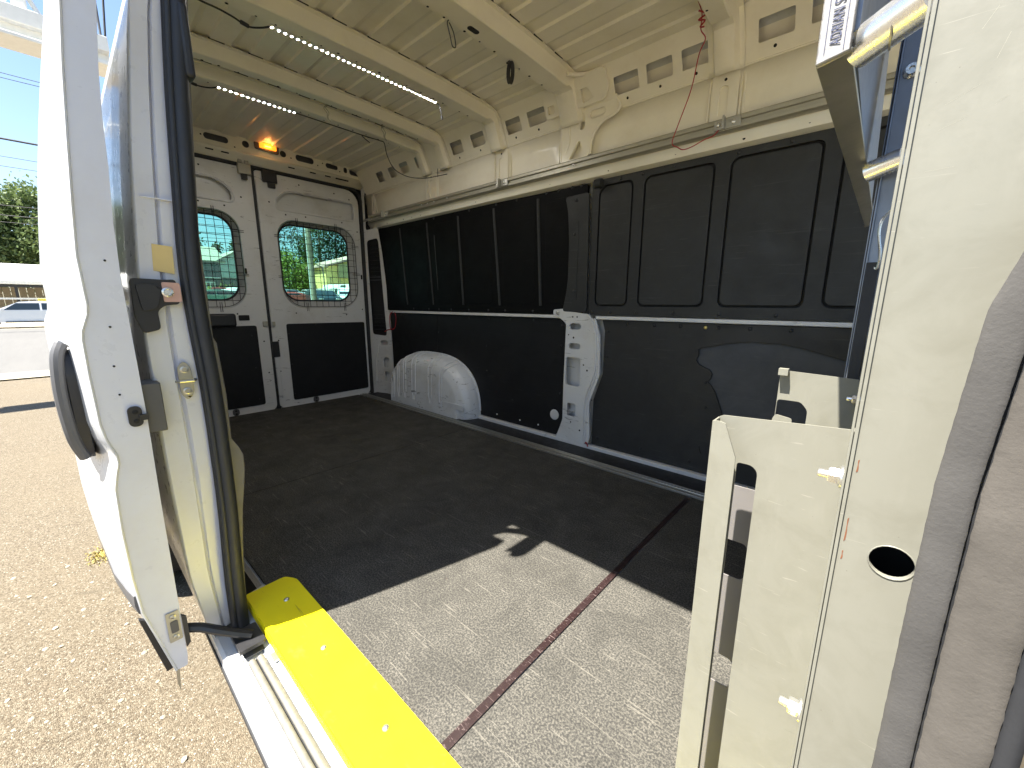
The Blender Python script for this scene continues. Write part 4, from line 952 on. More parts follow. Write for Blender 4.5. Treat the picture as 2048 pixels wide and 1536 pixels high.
t1 = MB().tube(spline([(-1.365, 1.155, zt0), (-1.366, 1.15, zt0 - .012), (-1.37, 1.165, zt0 - .045), (-1.372, 1.178, zt0 - .075), (-1.37, 1.193, zt0 - .07), (-1.368, 1.182, zt0 - .03), (-1.365, 1.158, zt0 - .006)], 6), .0022, 6).build('cable_tie', 'plastic_black')
tag(t1, 'black cable tie loop hanging open from the widest roof bow', 'cable tie')
cb = MB()
for k in range(6):
    a = k * .5; cb.tube([(-1.365 + .010 * math.sin(a) + .004 * math.cos(R(t)), 1.50 + .014 * math.sin(R(t)) + .002 * k, zt0 - .048 + .042 * math.cos(R(t))) for t in range(0, 361, 20)], .0026, 6, False)
cb.tube([(-1.37, 1.488, zt0 - .012), (-1.36, 1.518, zt0 - .012)], .004, 6); cb.tube([(-1.365, 1.50, zt0), (-1.365, 1.50, zt0 - .02)], .003, 6)
tag(cb.build('cable_bundle', 'plastic_black'), 'small coiled bundle of black cable tied to the widest roof bow', 'cable')
rw = MB().tube(spline([(-.648, 1.76, 1.96), (-.645, 1.80, 1.935), (-.655, 1.83, 1.90), (-.64, 1.845, 1.87), (-.665, 1.86, 1.83), (-.69, 1.875, 1.72), (-.735, 1.88, 1.60), (-.755, 1.88, 1.535), (-.73, 1.88, 1.512), (-.705, 1.88, 1.497), (-.67, 1.885, 1.502), (-.63, 1.90, 1.522), (-.60, 1.92, 1.536), (-.585, 1.93, 1.556)], 6), .0022, 6).build('red_wire', 'red_wire')
tag(rw, 'thin red wire hanging from the nearest roof bow to the rail', 'wire')
MB().tube(spline([(-.655, 1.79, 1.945), (-.63, 1.80, 1.93), (-.66, 1.81, 1.925), (-.635, 1.81, 1.915), (-.655, 1.82, 1.905), (-.64, 1.82, 1.90)], 4), .003, 6).build('knot', 'red_wire', rw)
rw2 = MB().tube(spline([(-3.20, 1.985, .775), (-3.225, 1.97, .74), (-3.225, 1.965, .66), (-3.205, 1.965, .615), (-3.16, 1.975, .64), (-3.145, 1.98, .72), (-3.17, 1.985, .77)], 6), .0032, 6).build('red_tie', 'red_wire')
tag(rw2, 'red cable tie loop hanging on the rear pillar beside the wheel arch', 'cable tie')
MB().tube(spline([(-3.30, 1.955, .595), (-3.25, 1.955, .612), (-3.205, 1.96, .618), (-3.17, 1.965, .625)], 4), .005, 6).build('tie_tail', 'red_wire', rw2)

# ---- bulkhead with channel posts
part = root('bulkhead', 'beige sheet metal bulkhead with channel posts at the front of the cargo bay', 'bulkhead', (0, .9, 0))
MB().box(.0030, .0060, .42, 1.99, .002, .80).build('bulkhead_sheet', 'beige', part)  # unseen sheet kept low so light from the cab reaches the bay
def channel(Y, xl, top, xs0, slot_top, name):
    k = MB().plate(*XW(Y), rpoly([(xl, .003), (.0015, .003), (.0015, top + .006), (xl + .004, top), (xl, top - .002)], .0008), [rrect(xl + .020, .10, xl + .038, slot_top, (.004, .006, .009, .003))], .0016).build(name, 'beige', part)
    return k
cf = channel(.420, -.1005, .744, 0, .700, 'channel_post')
MB().plate(*XW(.4010), [(-.1010, .003), (-.0785, .003), (-.0785, .710), (-.0900, .741), (-.0945, .7425), (-.1010, .742)], (), .0016).build('post_flange', 'beige', cf)
MB().box(-.1012, -.0996, .3996, .4198, .003, .7415).build('post_return', 'beige', cf)
MB().box(-.0008, .0012, .33, .4185, .003, .752).build('post_tab', 'beige', cf)
MB().plate(*XW(.470), [(-.112, .003), (-.045, .003), (-.045, .655), (-.112, .655)], [rrect(-.100, .545, -.07, .59, .006), rrect(-.100, .40, -.07, .44, .006)], .0016).build('inner_post', 'beige_shade', cf)
c2 = MB().plate(*XW(.600), rpoly([(-.079, .003), (.001, .003), (.001, .766), (-.079, .769)], .0008), [rpoly([(-.0785, .690), (-.052, .690), (-.046, .70), (-.046, .722), (-.054, .7315), (-.0785, .7315)], .004)], .0016).build('channel_post', 'beige', part)
MB().plate(*XW(.5975), rpoly([(-.081, .685), (-.072, .69), (-.060, .702), (-.060, .709), (-.078, .712), (-.081, .706)], .003), (), .0016).build('post_hook', 'beige', c2)
MB().box(-.080, -.070, .588, .5975, .764, .772).build('post_clip', 'beige', c2)
def nut(parent, at, s=1.0):
    at = Vector(at); o = MB().lathe(at, (-1, 0, 0), [(.0085 * s, 0), (.0085 * s, .0018 * s), (.0062 * s, .003 * s)], 18)
    o.lathe(at + Vector((-.003 * s, 0, 0)), (-1, 0, 0), [(.0062 * s, 0), (.0062 * s, .005 * s), (.0054 * s, .006 * s)], 6)
    o.lathe(at + Vector((-.009 * s, 0, 0)), (-1, 0, 0), [(.0032 * s, 0), (.0032 * s, .005 * s), (.0026 * s, .006 * s)], 10)
    return o.build('flange_nut', 'zinc', parent, 40)
nut(part, (-.0009, .365, .7265)); nut(part, (-.0009, .365, .518), 1.05); nut(part, (.0008, .590, .7445), .8)
# steel bar with tubes above the posts
bar = root('steel_bracket', 'galvanised steel bracket with two bright tubes fixed to the beige bulkhead', 'bracket', (-.04, .45, 1.03))
MB().plate(*XW(.42), [(-.0600, 1.030), (-.0395, 1.034), (-.0395, 1.40), (-.0600, 1.40)], (), .004).build('front_plate', 'foam_tape', bar, bevel=.001)
ub = MB()
ub.loft([[(x0_, y_, 1.0300), (x1_, y_, 1.0345), (x1_, y_, 1.0385), (x0_, y_, 1.034)] for y_, x0_, x1_ in ((.421, -.0600, -.0390), (1.30, -.0450, -.0290))])
ub.build('bracket_arm', 'steel_galv', bar, bevel=.0008)
MB().plate((-.040, 0, 0), YV, ZV, [(.425, 1.0385), (1.25, 1.0385), (.55, 1.40), (.425, 1.40)], (), .003).build('side_plate', 'steel_blue', bar)
MB().tube([(-.0375, .438, 1.042), (.0015, .412, 1.050)], .0135, 20).build('cross_tube', 'chrome_yellow', bar)
MB().tube([(-.0325, .742, 1.022), (.0012, .728, 1.030)], .0125, 20).build('cross_tube', 'chrome_yellow', bar)
for xx, yy, zz in ((-.018, .425, 1.044),): MB().tube([(xx - .0006, yy, zz), (xx + .0006, yy, zz)], .0139, 20).build('tube_seam', 'steel_galv', bar)
cu = bpy.data.curves.new('lettering', 'FONT'); cu.body = 'ADRIAN STEEL'; cu.size = .0078; cu.extrude = .00015; cu.space_character = 1.12
to = bpy.data.objects.new('tmp', cu); COL.objects.link(to); dg = bpy.context.evaluated_depsgraph_get(); dg.update()
lm = bpy.data.meshes.new_from_object(to.evaluated_get(dg)); bpy.data.objects.remove(to)
lm.transform(Matrix.Scale(.78, 4, (1, 0, 0)))
lm.transform(Matrix(((0, -1.25, 0, -.0462), (0, 0, -1, .4155), (1, 0, 0, 1.0405), (0, 0, 0, 1))))
lm.materials.clear(); lm.materials.append(MATS['ink_blue']); place('lettering', lm, bar)
for x in (-.0555, -.0440): MB().box(x - .0002, x + .0002, .4156, .4160, 1.036, 1.20).build('lettering_border', 'ink_blue', bar)
# frame post
fp = root('frame_post', 'blue grey steel post standing behind the beige pillar panel', 'post', (-.01, .75, 0))
MB().box(-.0175, .002, .750, .7535, .003, 1.90).build('post_face', 'steel_blue', fp, bevel=.0008)
MB().box(-.0190, -.0172, .745, .80, .003, 1.90).build('post_edge', 'steel_blue', fp, bevel=.0005)
MB().box(-.0215, -.0198, .752, .80, .003, 1.90).build('post_edge', 'steel_blue', fp, bevel=.0005)
for z in (1.135, 1.45): MB().lathe((-.0065, .750, z), (0, -1, 0), [(.0085, 0), (.0085, .002), (.006, .004), (.006, .009), (.003, .009), (.0025, .006), (.0001, .006)], 14).build('bolt', 'zinc', fp)
st = MB().box(-.0175, -.004, .722, .728, .60, .905).build('bungee_strap', 'rubber_black', None, bevel=.001)
tag(st, 'black rubber strap hanging on a wire hook by the blue grey post', 'strap')
MB().tube(spline([(-.010, .724, .90), (-.006, .722, .897), (-.0055, .720, .915), (-.010, .718, .94), (-.009, .718, .956), (-.001, .720, .968)], 6), .0016, 8).build('strap_hook', 'zinc', st)
bt = MB().box(-.115, XF - .02, 1.62, 1.90, 1.80, 1.945).build('overhead_trim', 'brown_trim', None, bevel=.006)
tag(bt, 'dark brown fibre trim block under the roof above the bulkhead', 'trim')

# ================================================================== OUTSIDE
def copy_tree(o, parent=None):
    c = o.copy(); COL.objects.link(c); c.parent = parent
    for ch in o.children: copy_tree(ch, c)
    return c
def car(name, label, cat, loc, rz, paint, L=4.6, W=1.8, H=1.45, kind='sedan', group=None):
    """built about its own origin, nose towards +x"""
    r0 = root(name, label, cat, loc, group, rz)
    hb = {'sedan': .92, 'suv': 1.05, 'pickup': 1.05, 'van': 1.15}[kind]
    if kind == 'sedan': cab = [(-.46 * L, hb * .98), (-.24 * L, H * .97), (-.08 * L, H), (.06 * L, H * .96), (.24 * L, hb)]
    elif kind == 'suv': cab = [(-.47 * L, hb), (-.43 * L, H * .97), (-.2 * L, H), (.06 * L, H * .97), (.22 * L, hb)]
    elif kind == 'pickup': cab = [(-.10 * L, hb), (-.07 * L, H * .97), (.0, H), (.10 * L, H * .97), (.24 * L, hb)]
    else: cab = [(-.49 * L, hb), (-.485 * L, H * .97), (-.3 * L, H), (.22 * L, H * .98), (.38 * L, hb)]
    nose = {'sedan': .78, 'suv': .95, 'pickup': .98, 'van': 1.0}[kind]
    low = [(-.5 * L, .32), (.5 * L, .30), (.505 * L, .55), (.47 * L, nose * .92), (cab[-1][0], hb)]
    back = [(cab[0][0], cab[0][1]), (-.49 * L, hb * .93), (-.508 * L, .6)]
    prof = low + back
    b = MB(); pr2 = rpoly(prof, .08, 3)
    b.loft([[Vector((x * (1 - .03 * k), s * W / 2 * (1 - .06 * k), z)) for x, z in pr2] for s, k in ((-1, 1), (-.94, 0), (.94, 0), (1, 1))])
    b.build('body', paint, r0, 40, local=True)
    c = MB(); cr = rpoly(cab, .06, 3)
    c.loft([[Vector((x * f, s * W / 2 * .97 * g, z)) for x, z in [(px, pz) for px, pz in cr]] for s, f, g in ((-1, 1, .98), (1, 1, .98))])
    for i, v in enumerate(c.v):      # tumblehome
        c.v[i] = (v[0], v[1] * (1 - .16 * max(0, (v[2] - hb) / (H - hb))), v[2])
    c.build('cabin', paint, r0, 40, local=True)
    n = 2 if kind in ('sedan', 'suv') else 1
    for s in (-1, 1):
        x0, x1 = cab[0][0] + .10 * L * (kind == 'sedan'), cab[-1][0] - .06 * L
        if kind == 'van': x0 = .02 * L
        zlo, zhi = hb + .03, H - .12
        k0, k1 = x0 + .05 * L, x1 - .10 * L
        yw = lambda z: s * (W / 2 * .97 * .98 * (1 - .16 * max(0, (z - hb) / (H - hb))) + .006)
        m_ = (k0 + k1) / 2 + .02 * L
        segs = [(x0 + .02, m_ - .04, k0, m_ - .05), (m_ + .04, x1, m_ + .03, k1)] if n == 2 else [(x0 + .03, x1, k0, k1)]
        for a0, a1, t0, t1 in segs:
            MB().add([(a0, yw(zlo), zlo), (a1, yw(zlo), zlo), (t1, yw(zhi), zhi), (t0, yw(zhi), zhi), (a0, yw(zlo) * .97, zlo), (a1, yw(zlo) * .97, zlo), (t1, yw(zhi) * .97, zhi), (t0, yw(zhi) * .97, zhi)],
                     [(0, 1, 2, 3), (7, 6, 5, 4), (0, 4, 5, 1), (1, 5, 6, 2), (2, 6, 7, 3), (3, 7, 4, 0)]).build('side_window', 'car_glass', r0, 0, local=True)
    (xa, za), (xb, zb_) = cab[-2], cab[-1]
    for (xa, za), (xb, zb_), nm in ((cab[-2], cab[-1], 'windscreen'), (cab[1], cab[0], 'rear_window')):
        sg = 1 if nm == 'windscreen' else -1; wt, wb = W * .36, W * .42
        p = [(xb * .98 + sg * .015, -wb, zb_ + .04), (xb * .98 + sg * .015, wb, zb_ + .04), (xa + sg * .03, wt, za - .05), (xa + sg * .03, -wt, za - .05)]
        MB().add(p + [(a - sg * .02, b_, c_) for a, b_, c_ in p], [(0, 1, 2, 3), (7, 6, 5, 4), (0, 4, 5, 1), (1, 5, 6, 2), (2, 6, 7, 3), (3, 7, 4, 0)]).build(nm, 'car_glass', r0, 0, local=True)
    for fx in (-.29, .31):
        for s in (-1, 1):
            wy = s * (W / 2 - .10)
            t = MB().lathe((fx * L, wy - .1, .32), (0, 1, 0), [(.20, 0), (.30, .0), (.325, .03), (.325, .17), (.30, .2), (.20, .2)], 20).build('wheel', 'tyre', r0, local=True)
            MB().lathe((fx * L, wy + s * .06, .32), (0, s, 0), [(.215, 0), (.20, .035), (.07, .03), (.0001, .04)], 14).build('rim', 'car_silver', t, local=True)
            MB().lathe((fx * L, wy + s * .088, .36), (0, s, 0), [(.37, 0), (.36, .012), (.33, .012), (.33, 0)], 24).build('wheel_arch', 'plastic_black', r0, local=True)
    for s in (-1, 1):
        MB().box(.485 * L, .50 * L, s * W * .33 - .16, s * W * .33 + .16, nose * .74, nose * .86).build('headlight', 'car_silver', r0, bevel=.02, local=True)
        MB().box(-.508 * L, -.49 * L, s * W * .36 - .12, s * W * .36 + .12, hb * .72, hb * .90).build('tail_light', 'lamp_red', r0, bevel=.02, local=True)
        MB().box(.17 * L, .20 * L, s * (W / 2) - .02 + s * .08, s * (W / 2) + .02 + s * .08, hb - .02, hb + .11).build('mirror', paint, r0, bevel=.02, local=True)
    for s in (-1, 1): MB().box(-.30 * L, .18 * L, s * W / 2 - .02, s * W / 2 + .012, .30, .36).build('side_skirt', 'plastic_black', r0, local=True)
    if kind == 'pickup': MB().box(-.48 * L, -.11 * L, -W * .42, W * .42, hb - .01, hb + .005).build('bed', 'plastic_black', r0, local=True)
    return r0
G = -.55
car('sedan', 'white sedan passing on the road beyond the parking lot', 'car', (-34.5, -1.05, G + .01), R(-90), 'car_white', 4.7, 1.82, 1.42)
gp = 'vehicles parked behind the van'
GP = .355
car('pickup_truck', 'red pickup truck seen through the left rear window', 'truck', (-42, 9.3, GP), R(80), 'car_red', 5.4, 1.9, 1.75, 'pickup', gp)
car('green_car', 'dull green car low behind the left rear window', 'car', (-30, 6.9, GP), R(85), 'car_green', 4.5, 1.75, 1.25, 'sedan', gp)
car('white_suv', 'white suv at the right edge of the left rear window', 'car', (-41, 11.3, GP), R(25), 'car_white', 4.7, 1.85, 1.75, 'suv', gp)
car('white_car', 'white car in front of the white suv in the left rear window', 'car', (-35.5, 9.35, GP), R(30), 'car_white', 4.5, 1.8, 1.45, 'sedan', gp)
car('silver_suv', 'silver suv at the left edge of the right rear window', 'car', (-46, 16.9, GP), R(75), 'car_silver', 4.6, 1.85, 1.85, 'suv', gp)
car('red_car', 'red car roof low in the left part of the right window', 'car', (-36, 13.4, GP), R(60), 'car_red', 4.5, 1.8, 1.35, 'suv', gp)
car('blue_car', 'pale blue car close to the left of the utility pole', 'car', (-38, 15.2, GP), R(30), 'car_silver', 4.3, 1.75, 1.42, 'sedan', gp)
car('dark_suv', 'dark suv just right of the utility pole', 'car', (-33, 14.2, GP), R(-10), 'car_dark', 4.6, 1.85, 1.5, 'suv', gp)
car('small_van', 'pale van behind the utility pole', 'van', (-46, 20.3, GP), R(85), 'car_white', 4.8, 1.9, 1.9, 'van', gp)
car('white_van', 'white panel van at the right side of the right rear window', 'van', (-34, 16.6, GP), R(-15), 'car_white', 5.4, 2.0, 1.75, 'van', gp)
car('box_van', 'tall white van parked against the yellow building', 'van', (-41, 20.2, GP), R(5), 'canopy_white', 6.0, 2.2, 2.35, 'van', gp)

def leaves(n, sampler, size, seed):
    rnd = random.Random(seed); b = MB(); b.recalc = False
    for _ in range(n):
        p = Vector(sampler(rnd)); a = Vector((rnd.gauss(0, 1), rnd.gauss(0, 1), rnd.gauss(0, 1))).normalized(); t = a.orthogonal().normalized(); u = a.cross(t)
        ang = rnd.uniform(0, 6.28); t, u = t * math.cos(ang) + u * math.sin(ang), u * math.cos(ang) - t * math.sin(ang); s = size * rnd.uniform(.6, 1.4)
        k = len(b.v); b.v += [tuple(p - t * s), tuple(p + u * s * .55), tuple(p + t * s), tuple(p - u * s * .55)]; b.f.append((k, k + 1, k + 2, k + 3))
    return b
def tree(label, loc, h, rx, mat, n, size, seed, shape='round', group=None, name='tree'):
    r0 = root(name, label, 'tree', loc, group); rnd = random.Random(seed); x, y, z = loc
    t = MB(); th = h * (.95 if shape == 'cone' else .6)
    t.tube([(x, y, z), (x + .05, y, z + th * .4), (x, y + .05, z + th)], .2, 8, radii=[.03 * h * .6, .02 * h * .6, .004 * h])
    for k in range(7):
        a = rnd.uniform(0, 6.28); zz = z + th * rnd.uniform(.35, .9); t.tube([(x, y, zz), (x + math.cos(a) * rx * .6, y + math.sin(a) * rx * .6, zz + rx * .4)], .05, 5, radii=[.05, .015])
    t.build('trunk', 'bark', r0)
    cl = [(rnd.uniform(0, 6.28), rnd.random() ** .6, rnd.uniform(0.05, 1)) for _ in range(46)]
    def samp(q):
        a, rr, u = q.choice(cl)
        if shape == 'cone': R0 = rx * (1 - u * .92) * (.55 + .45 * rr); zc = z + h * (.06 + .94 * u); sp = rx * .20
        elif shape == 'column': R0 = rx * math.sin(math.pi * (.12 + .8 * u)) * rr; zc = z + h * (.03 + .95 * u); sp = rx * .28
        else:
            R0 = rx * math.sqrt(max(0, 1 - (2 * u - 1) ** 2)) * rr; zc = z + h * (.22 + .76 * u); sp = rx * .24
        return (x + math.cos(a) * R0 + q.gauss(0, sp), y + math.sin(a) * R0 + q.gauss(0, sp), zc + q.gauss(0, sp * 1.1))
    leaves(n, samp, size, seed).build('crown', mat, r0, 0)
    return r0
tg = 'trees behind the car park'
rt = random.Random(3)
for k, (yy, xx, h, rx, mt, shp, lab) in enumerate((
        (21.2, -64, 19, 2.6, 'leaf_dark', 'column', 'tall dark poplar at the left edge of the right rear window'),
        (25.2, -63, 20, 1.7, 'leaf_mid', 'column', 'slim mid green poplar just left of the utility pole'),
        (28.6, -66, 21, 2.5, 'leaf_dark', 'column', 'dark tall poplar right behind the utility pole'),
        (31.2, -66, 19, 2.5, 'leaf_dark', 'column', 'dark poplar second to the right of the utility pole'),
        (33.8, -67, 17, 2.6, 'leaf_dark', 'column', 'dark tree above the yellow building gable'),
        (36.6, -68, 15, 2.8, 'leaf_mid', 'round', 'greyish green tree above the yellow building at far right'),
        (18.8, -52, 6.6, 2.0, 'leaf_bright', 'round', 'bright green bush under the poplars at the left of the right window'),
        (21.3, -52, 5.6, 1.8, 'leaf_bright', 'round', 'bright green bush close to the foot of the utility pole'))):
    tree(lab, (xx, yy, G), h, rx, mt, 5200 if shp == 'column' else 3000, .16, 20 + k, shp, tg)
tg2 = 'trees on the far horizon'
for k, (yy, lab) in enumerate(((9.5, 'small far conifer above the house roof at the left'), (11.7, 'small far conifer above the middle of the house roof'), (14.0, 'small far conifer over the house gable'), (16.4, 'small far conifer at the right end of the house roof'))):
    tree(lab, (-75, yy + 3.2, G), 9.8 + (k % 2) * .7, 1.6, 'leaf_dark', 1200, .2, 60 + k, 'cone', tg2)
for k, (yy, xx, h, rx) in enumerate(((-6.4, -57, 11.5, 2.6), (-3.3, -58, 10.3, 2.5), (-.5, -58, 10.9, 2.4), (2.6, -59, 10.0, 2.6))):
    tree(('leafy tree furthest left above the white canopy', 'dense leafy tree above the white canopy at the left edge', 'leafy tree above the white canopy next to the open van door', 'leafy tree beyond the canopy hidden mostly by the van door')[k], (xx, yy, G), h, rx, 'leaf_mid', 9000, .16, 80 + k, 'round', 'trees above the white canopy')
for k, (yy, rz_) in enumerate(((3.3, 0), (-9, 0))):
    pass
cano = root('canopy', 'white canopy on dark posts beyond the road, roof sloped to catch sunlight', 'canopy', (-46, -1.5, G))
MB().loft([[(-45.2, y, 2.02), (-45.2, y, 2.30), (-48.6, y, 3.62), (-48.9, y, 3.4)] for y in (-9, 3.0)]).build('canopy_roof', 'canopy_white', cano, bevel=.03)  # roof slope shaped to face the sun and read bright
MB().box(-45.6, -45.4, -9, 3.0, 1.84, 2.018).build('beam', 'plastic_black', cano)
for y in (-7.5, -4.7, -1.75, 1.2): MB().box(-45.55, -45.40, y - .07, y + .07, G, 1.84).build('post', 'plastic_black', cano)
MB().box(-45.45, -45.35, -9, 3.0, .98, 1.10).build('rail', 'trim_white', cano)
fence = root('board_fence', 'weathered vertical board fence behind the white canopy', 'fence', (-49.5, -3, G))
_fb = MB().box(-.02, .02, -.19, .19, 0, 2.5).mesh('wood_grey', 0, 'board')
for k in range(36): place('board', _fb, fence, (-49.5 + .015 * (k % 2), -10 + k * .40, G - .02 * ((k * 7) % 5)))
sb = MB().box(-44.9, -44.8, -.85, .55, .68, 1.06).build('sign_board', 'sign_yellow', None, bevel=.02)
tag(sb, 'long yellow board in front of the canopy above the sedan roof', 'sign')
for y in (-.7, .4): MB().box(-44.88, -44.82, y - .03, y + .03, G, .68).build('leg', 'plastic_black', sb)
bush = leaves(500, lambda q: (-44.5 + q.gauss(0, .35), -3.6 + q.gauss(0, .45), G + abs(q.gauss(.4, .45))), .09, 5).build('shrub', 'leaf_bright', None, 0)
tag(bush, 'yellow green shrub by the canopy post', 'shrub')

# overhead gantry seen past the door edge
ga3 = root('gantry', 'white steel overhead beam with an upright beyond the van door', 'gantry', (-9, -2.6, G))
MB().box(-9.15, -8.85, -2.7, 1.05, 4.42, 4.62).build('beam', 'canopy_white', ga3, bevel=.01)
MB().box(-9.25, -8.75, -2.7, 1.05, 4.20, 4.25).build('flange', 'canopy_white', ga3, bevel=.01)
MB().box(-9.03, -8.97, -2.7, 1.05, 4.25, 4.42).build('web', 'canopy_white', ga3)
MB().box(-9.08, -8.92, .17, .31, 4.62, 7.5).build('upright', 'canopy_white', ga3, bevel=.02)
MB().tube([(-9, .0, 4.5), (-9, .2, 4.9)], .03, 8).build('stay', 'canopy_white', ga3)
MB().tube([(-9, .48, 4.5), (-9, .30, 4.9)], .03, 8).build('stay', 'canopy_white', ga3)
MB().box(-9.12, -8.88, -2.8, -2.56, G, 4.62).build('column', 'canopy_white', ga3, bevel=.02)
MB().tube([(-9, 1.0, 4.45), (-9, 1.0, 7.4)], .015, 6).build('hanger', 'plastic_grey', ga3)
for a, b in (((-9, 1.03, 4.5), (-9.4, 1.35, 7.6)),): MB().tube([a, b], .014, 6).build('guy_wire', 'plastic_black', ga3)

# pole and wires
pl = root('utility_pole', 'tall grey utility pole standing in the car park', 'pole', (-30, 12.35, .355))
MB().tube([(-30, 12.35, G), (-30, 12.35, 5), (-30, 12.35, 11.8)], .15, 12, radii=[.17, .15, .12]).build('shaft', 'wood_grey', pl)
MB().box(-30.08, -29.92, 11.0, 13.7, 10.9, 11.05).build('crossarm', 'wood_grey', pl)
MB().tube([(-30.1, 12.18, G), (-30.1, 12.18, 9)], .035, 8).build('conduit', 'trim_white', pl)
lp = root('lamp_post', 'thin curved lamp post right of the utility pole', 'lamp post', (-33, 14.5, .355))
MB().tube(spline([(-33, 14.5, .35), (-33, 14.47, 2.0), (-33, 14.42, 3.4), (-33, 14.25, 3.65), (-33, 14.0, 3.7)], 6), .05, 8).build('shaft', 'wood_grey', lp)
MB().tube(spline([(-33, 14.42, 3.4), (-33, 14.6, 3.65), (-33, 14.85, 3.6)], 6), .04, 8).build('arm', 'wood_grey', lp)
def wire(y0_, z0_, y1_, z1_, x0_, x1_, sag, r, label):
    o = MB().tube([(x0_ + (x1_ - x0_) * t, y0_ + (y1_ - y0_) * t, z0_ + (z1_ - z0_) * t - sag * 4 * t * (1 - t)) for t in frange(0, 1, 14)], r, 5).build('utility_wire', 'plastic_black')
    tag(o, label, 'wire', 'overhead utility wires')
for z, zz, r, lab in ((11.0, 11.35, .014, 'topmost overhead wire across the sky'), (10.95, 10.8, .014, 'second overhead wire from the top across the sky'), (8.3, 8.45, .045, 'thickest overhead cable crossing the sky'), (7.5, 7.8, .012, 'thin overhead wire just below the thick cable'), (7.1, 7.35, .012, 'lowest thin overhead wire above the tree tops'),
                      (5.6, 5.2, .016, 'upper of the low wires crossing the left rear window'), (5.15, 4.8, .018, 'middle of the low wires crossing the left rear window'), (4.85, 4.5, .012, 'lowest of the wires crossing the left rear window')):
    wire(12.35, z, -30, zz + .6, -30, -31, .6, r, lab)

# house with two wings
hs = root('house', 'two storey house with dark blue and pale wings behind the car park', 'house', (-58, 13, G))
MB().box(-62, -56, 7.0, 12.9, 3.6, 5.35).build('wall', 'siding_blue', hs)
MB().box(-62, -56.1, 7.0, 12.9, G, 3.598).build('lower_wall', 'siding_blue', hs)
MB().box(-62, -55.6, 12.902, 17.2, 3.6, 5.5).build('pale_wall', 'siding_pale', hs)
MB().box(-62, -55.7, 12.902, 17.2, G, 3.598).build('lower_wall', 'siding_blue', hs)
MB().add([(-55.6, 12.91, 5.5), (-55.6, 17.19, 5.5), (-55.6, 15.05, 6.75), (-55.75, 12.91, 5.5), (-55.75, 17.19, 5.5), (-55.75, 15.05, 6.75)], [(0, 1, 2), (5, 4, 3), (0, 3, 4, 1), (1, 4, 5, 2), (2, 5, 3, 0)]).build('gable', 'siding_pale', hs, 0)
MB().add([(-55.4, 6.6, 5.3), (-55.4, 13.4, 5.3), (-59, 13.4, 7.1), (-59, 6.6, 7.1), (-62.6, 6.6, 5.3), (-62.6, 13.4, 5.3)], [(0, 1, 2, 3), (3, 2, 5, 4)]).build('roof', 'shingle', hs, 0, solid=.15)
MB().add([(-55.2, 12.6, 5.38), (-62.6, 12.6, 5.38), (-62.6, 15.05, 6.88), (-55.2, 15.05, 6.88), (-55.2, 17.6, 5.38), (-62.6, 17.6, 5.38)], [(0, 3, 2, 1), (3, 4, 5, 2)]).build('roof', 'shingle', hs, 0, solid=.15)
for y0_, y1_, z0_, z1_, x in ((9.1, 11.4, 3.85, 4.95, -56), (14.4, 14.9, 4.35, 4.9, -55.6), (15.5, 16.3, 4.1, 5.0, -55.6), (9.0, 10.0, 2.2, 3.1, -56.1), (11.4, 12.3, 2.2, 3.1, -56.1), (14.6, 15.6, 2.3, 3.1, -55.7)):
    f = MB().plate((x + .001, 0, 0), YV, ZV, [(y0_, z0_), (y1_, z0_), (y1_, z1_), (y0_, z1_)], [[(y0_ + .12, z0_ + .12), ((y0_ + y1_) / 2 - .05, z0_ + .12), ((y0_ + y1_) / 2 - .05, z1_ - .12), (y0_ + .12, z1_ - .12)], [((y0_ + y1_) / 2 + .05, z0_ + .12), (y1_ - .12, z0_ + .12), (y1_ - .12, z1_ - .12), ((y0_ + y1_) / 2 + .05, z1_ - .12)]], .08).build('window', 'trim_white', hs, 0)
    MB().box(x + .005, x + .03, y0_ + .1, y1_ - .1, z0_ + .1, z1_ - .1).build('pane', 'car_glass', f)
MB().box(-55.98, -55.9, 7, 12.9, 3.45, 3.598).build('band_board', 'trim_white', hs)
hd_ = leaves(3500, lambda q: (-52.5 + q.gauss(0, .5), q.uniform(6, 18), .9 + abs(q.gauss(.5, .5))), .14, 9).build('hedge', 'leaf_bright', None, 0)
tag(hd_, 'bright green hedge in front of the house', 'hedge')
MB().box(-52.9, -52.1, 6, 18, G, 1.2).build('hedge_core', 'leaf_mid', hd_)
gw = MB().box(-46.2, -46.0, 4, 18.5, G, 1.25).build('block_wall', 'concrete', None)
tag(gw, 'low grey wall between the parked vehicles and the house', 'wall')
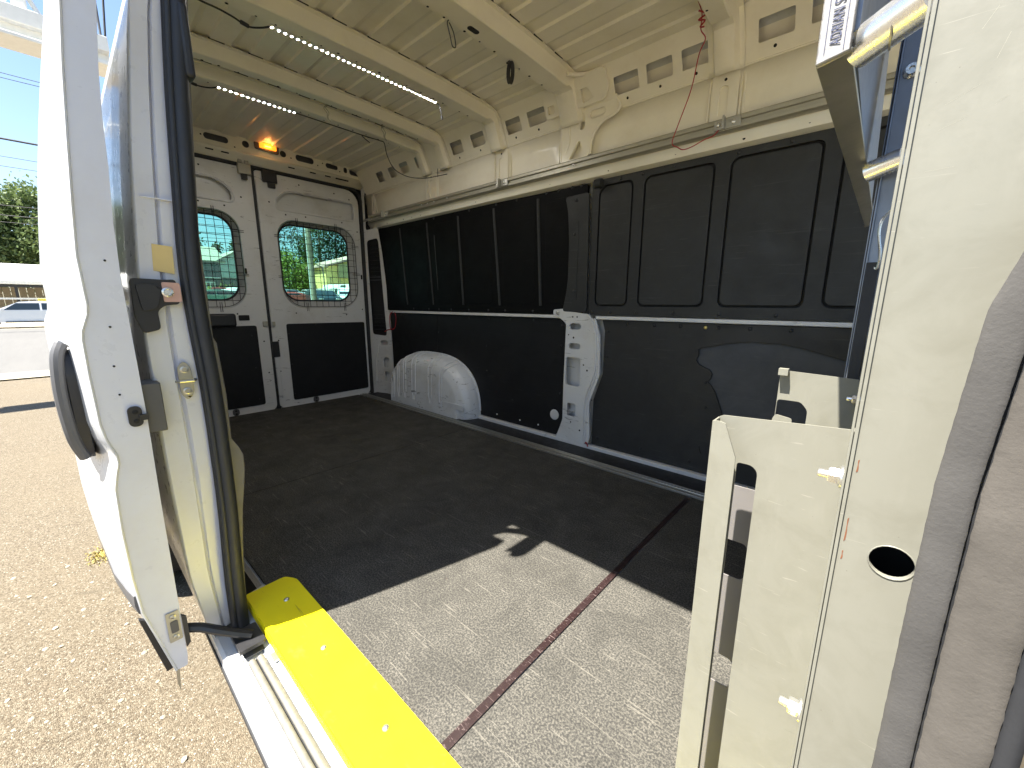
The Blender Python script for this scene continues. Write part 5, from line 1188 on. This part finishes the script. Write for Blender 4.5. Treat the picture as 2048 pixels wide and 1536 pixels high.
# yellow building
yb = root('yellow_building', 'yellow stucco building with a sloping roof at the right', 'building', (-48, 24, .35))
MB().box(-56, -47, 20.9, 36, 2.5, 4.8).build('wall', 'stucco_yellow', yb)
MB().box(-56, -46.95, 20.85, 36, .3, 2.498).build('base_wall', 'trim_white', yb)
MB().add([(-47, 20.9, 4.8), (-47, 36, 4.8), (-47, 36, 9.4), (-56, 20.9, 4.8), (-56, 36, 4.8), (-56, 36, 9.4)], [(0, 1, 2), (5, 4, 3), (0, 3, 4, 1), (1, 4, 5, 2), (2, 5, 3, 0)]).build('gable', 'stucco_yellow', yb, 0)
MB().add([(-46.6, 20.6, 4.8), (-46.6, 36.2, 9.56), (-56.4, 36.2, 9.56), (-56.4, 20.6, 4.8), (-46.6, 20.6, 4.98), (-46.6, 36.2, 9.74), (-56.4, 36.2, 9.74), (-56.4, 20.6, 4.98)], [(3, 2, 1, 0), (4, 5, 6, 7), (0, 1, 5, 4), (1, 2, 6, 5), (2, 3, 7, 6), (3, 0, 4, 7)]).build('roof', 'primer_pink', yb, 0)
MB().box(-46.998, -46.6, 22.2, 36, 3.7, 5.2).build('awning', 'stucco_tan', yb)
for k in range(12): MB().box(-46.99, -46.95, 21.3 + k * 1.1, 21.38 + k * 1.1, 2.52, 3.68).build('batten', 'stucco_tan', yb)
# soil weed tufts at the edge of the lot
tw = leaves(700, lambda q: (-3.05 + q.gauss(0, .05), -.03 + q.gauss(0, .03), G + abs(q.gauss(.004, .005))), .006, 2).build('dry_grass', 'straw', None, 0)
tag(tw, 'tuft of dry grass growing in the lot crack beside the van', 'grass', kind='stuff')
# loose stones
rs_ = random.Random(12); peb = MB()
for _ in range(260):
    x, y = rs_.uniform(-3.2, -.3), rs_.uniform(-1.6, .12); s = rs_.uniform(.004, .011)
    peb.lathe((x, y, G + .003), (rs_.gauss(0, .2), rs_.gauss(0, .2), 1), [(s * .6, 0), (s, s * .35), (s * .6, s * .7), (.0001, s * .8)], 6)
tag(peb.build('loose_gravel', 'concrete', None, 50), 'loose pale pebbles scattered on the lot beside the van', 'gravel', kind='stuff')
for o in bpy.data.objects:
    if 'is_root' in o: del o['is_root']
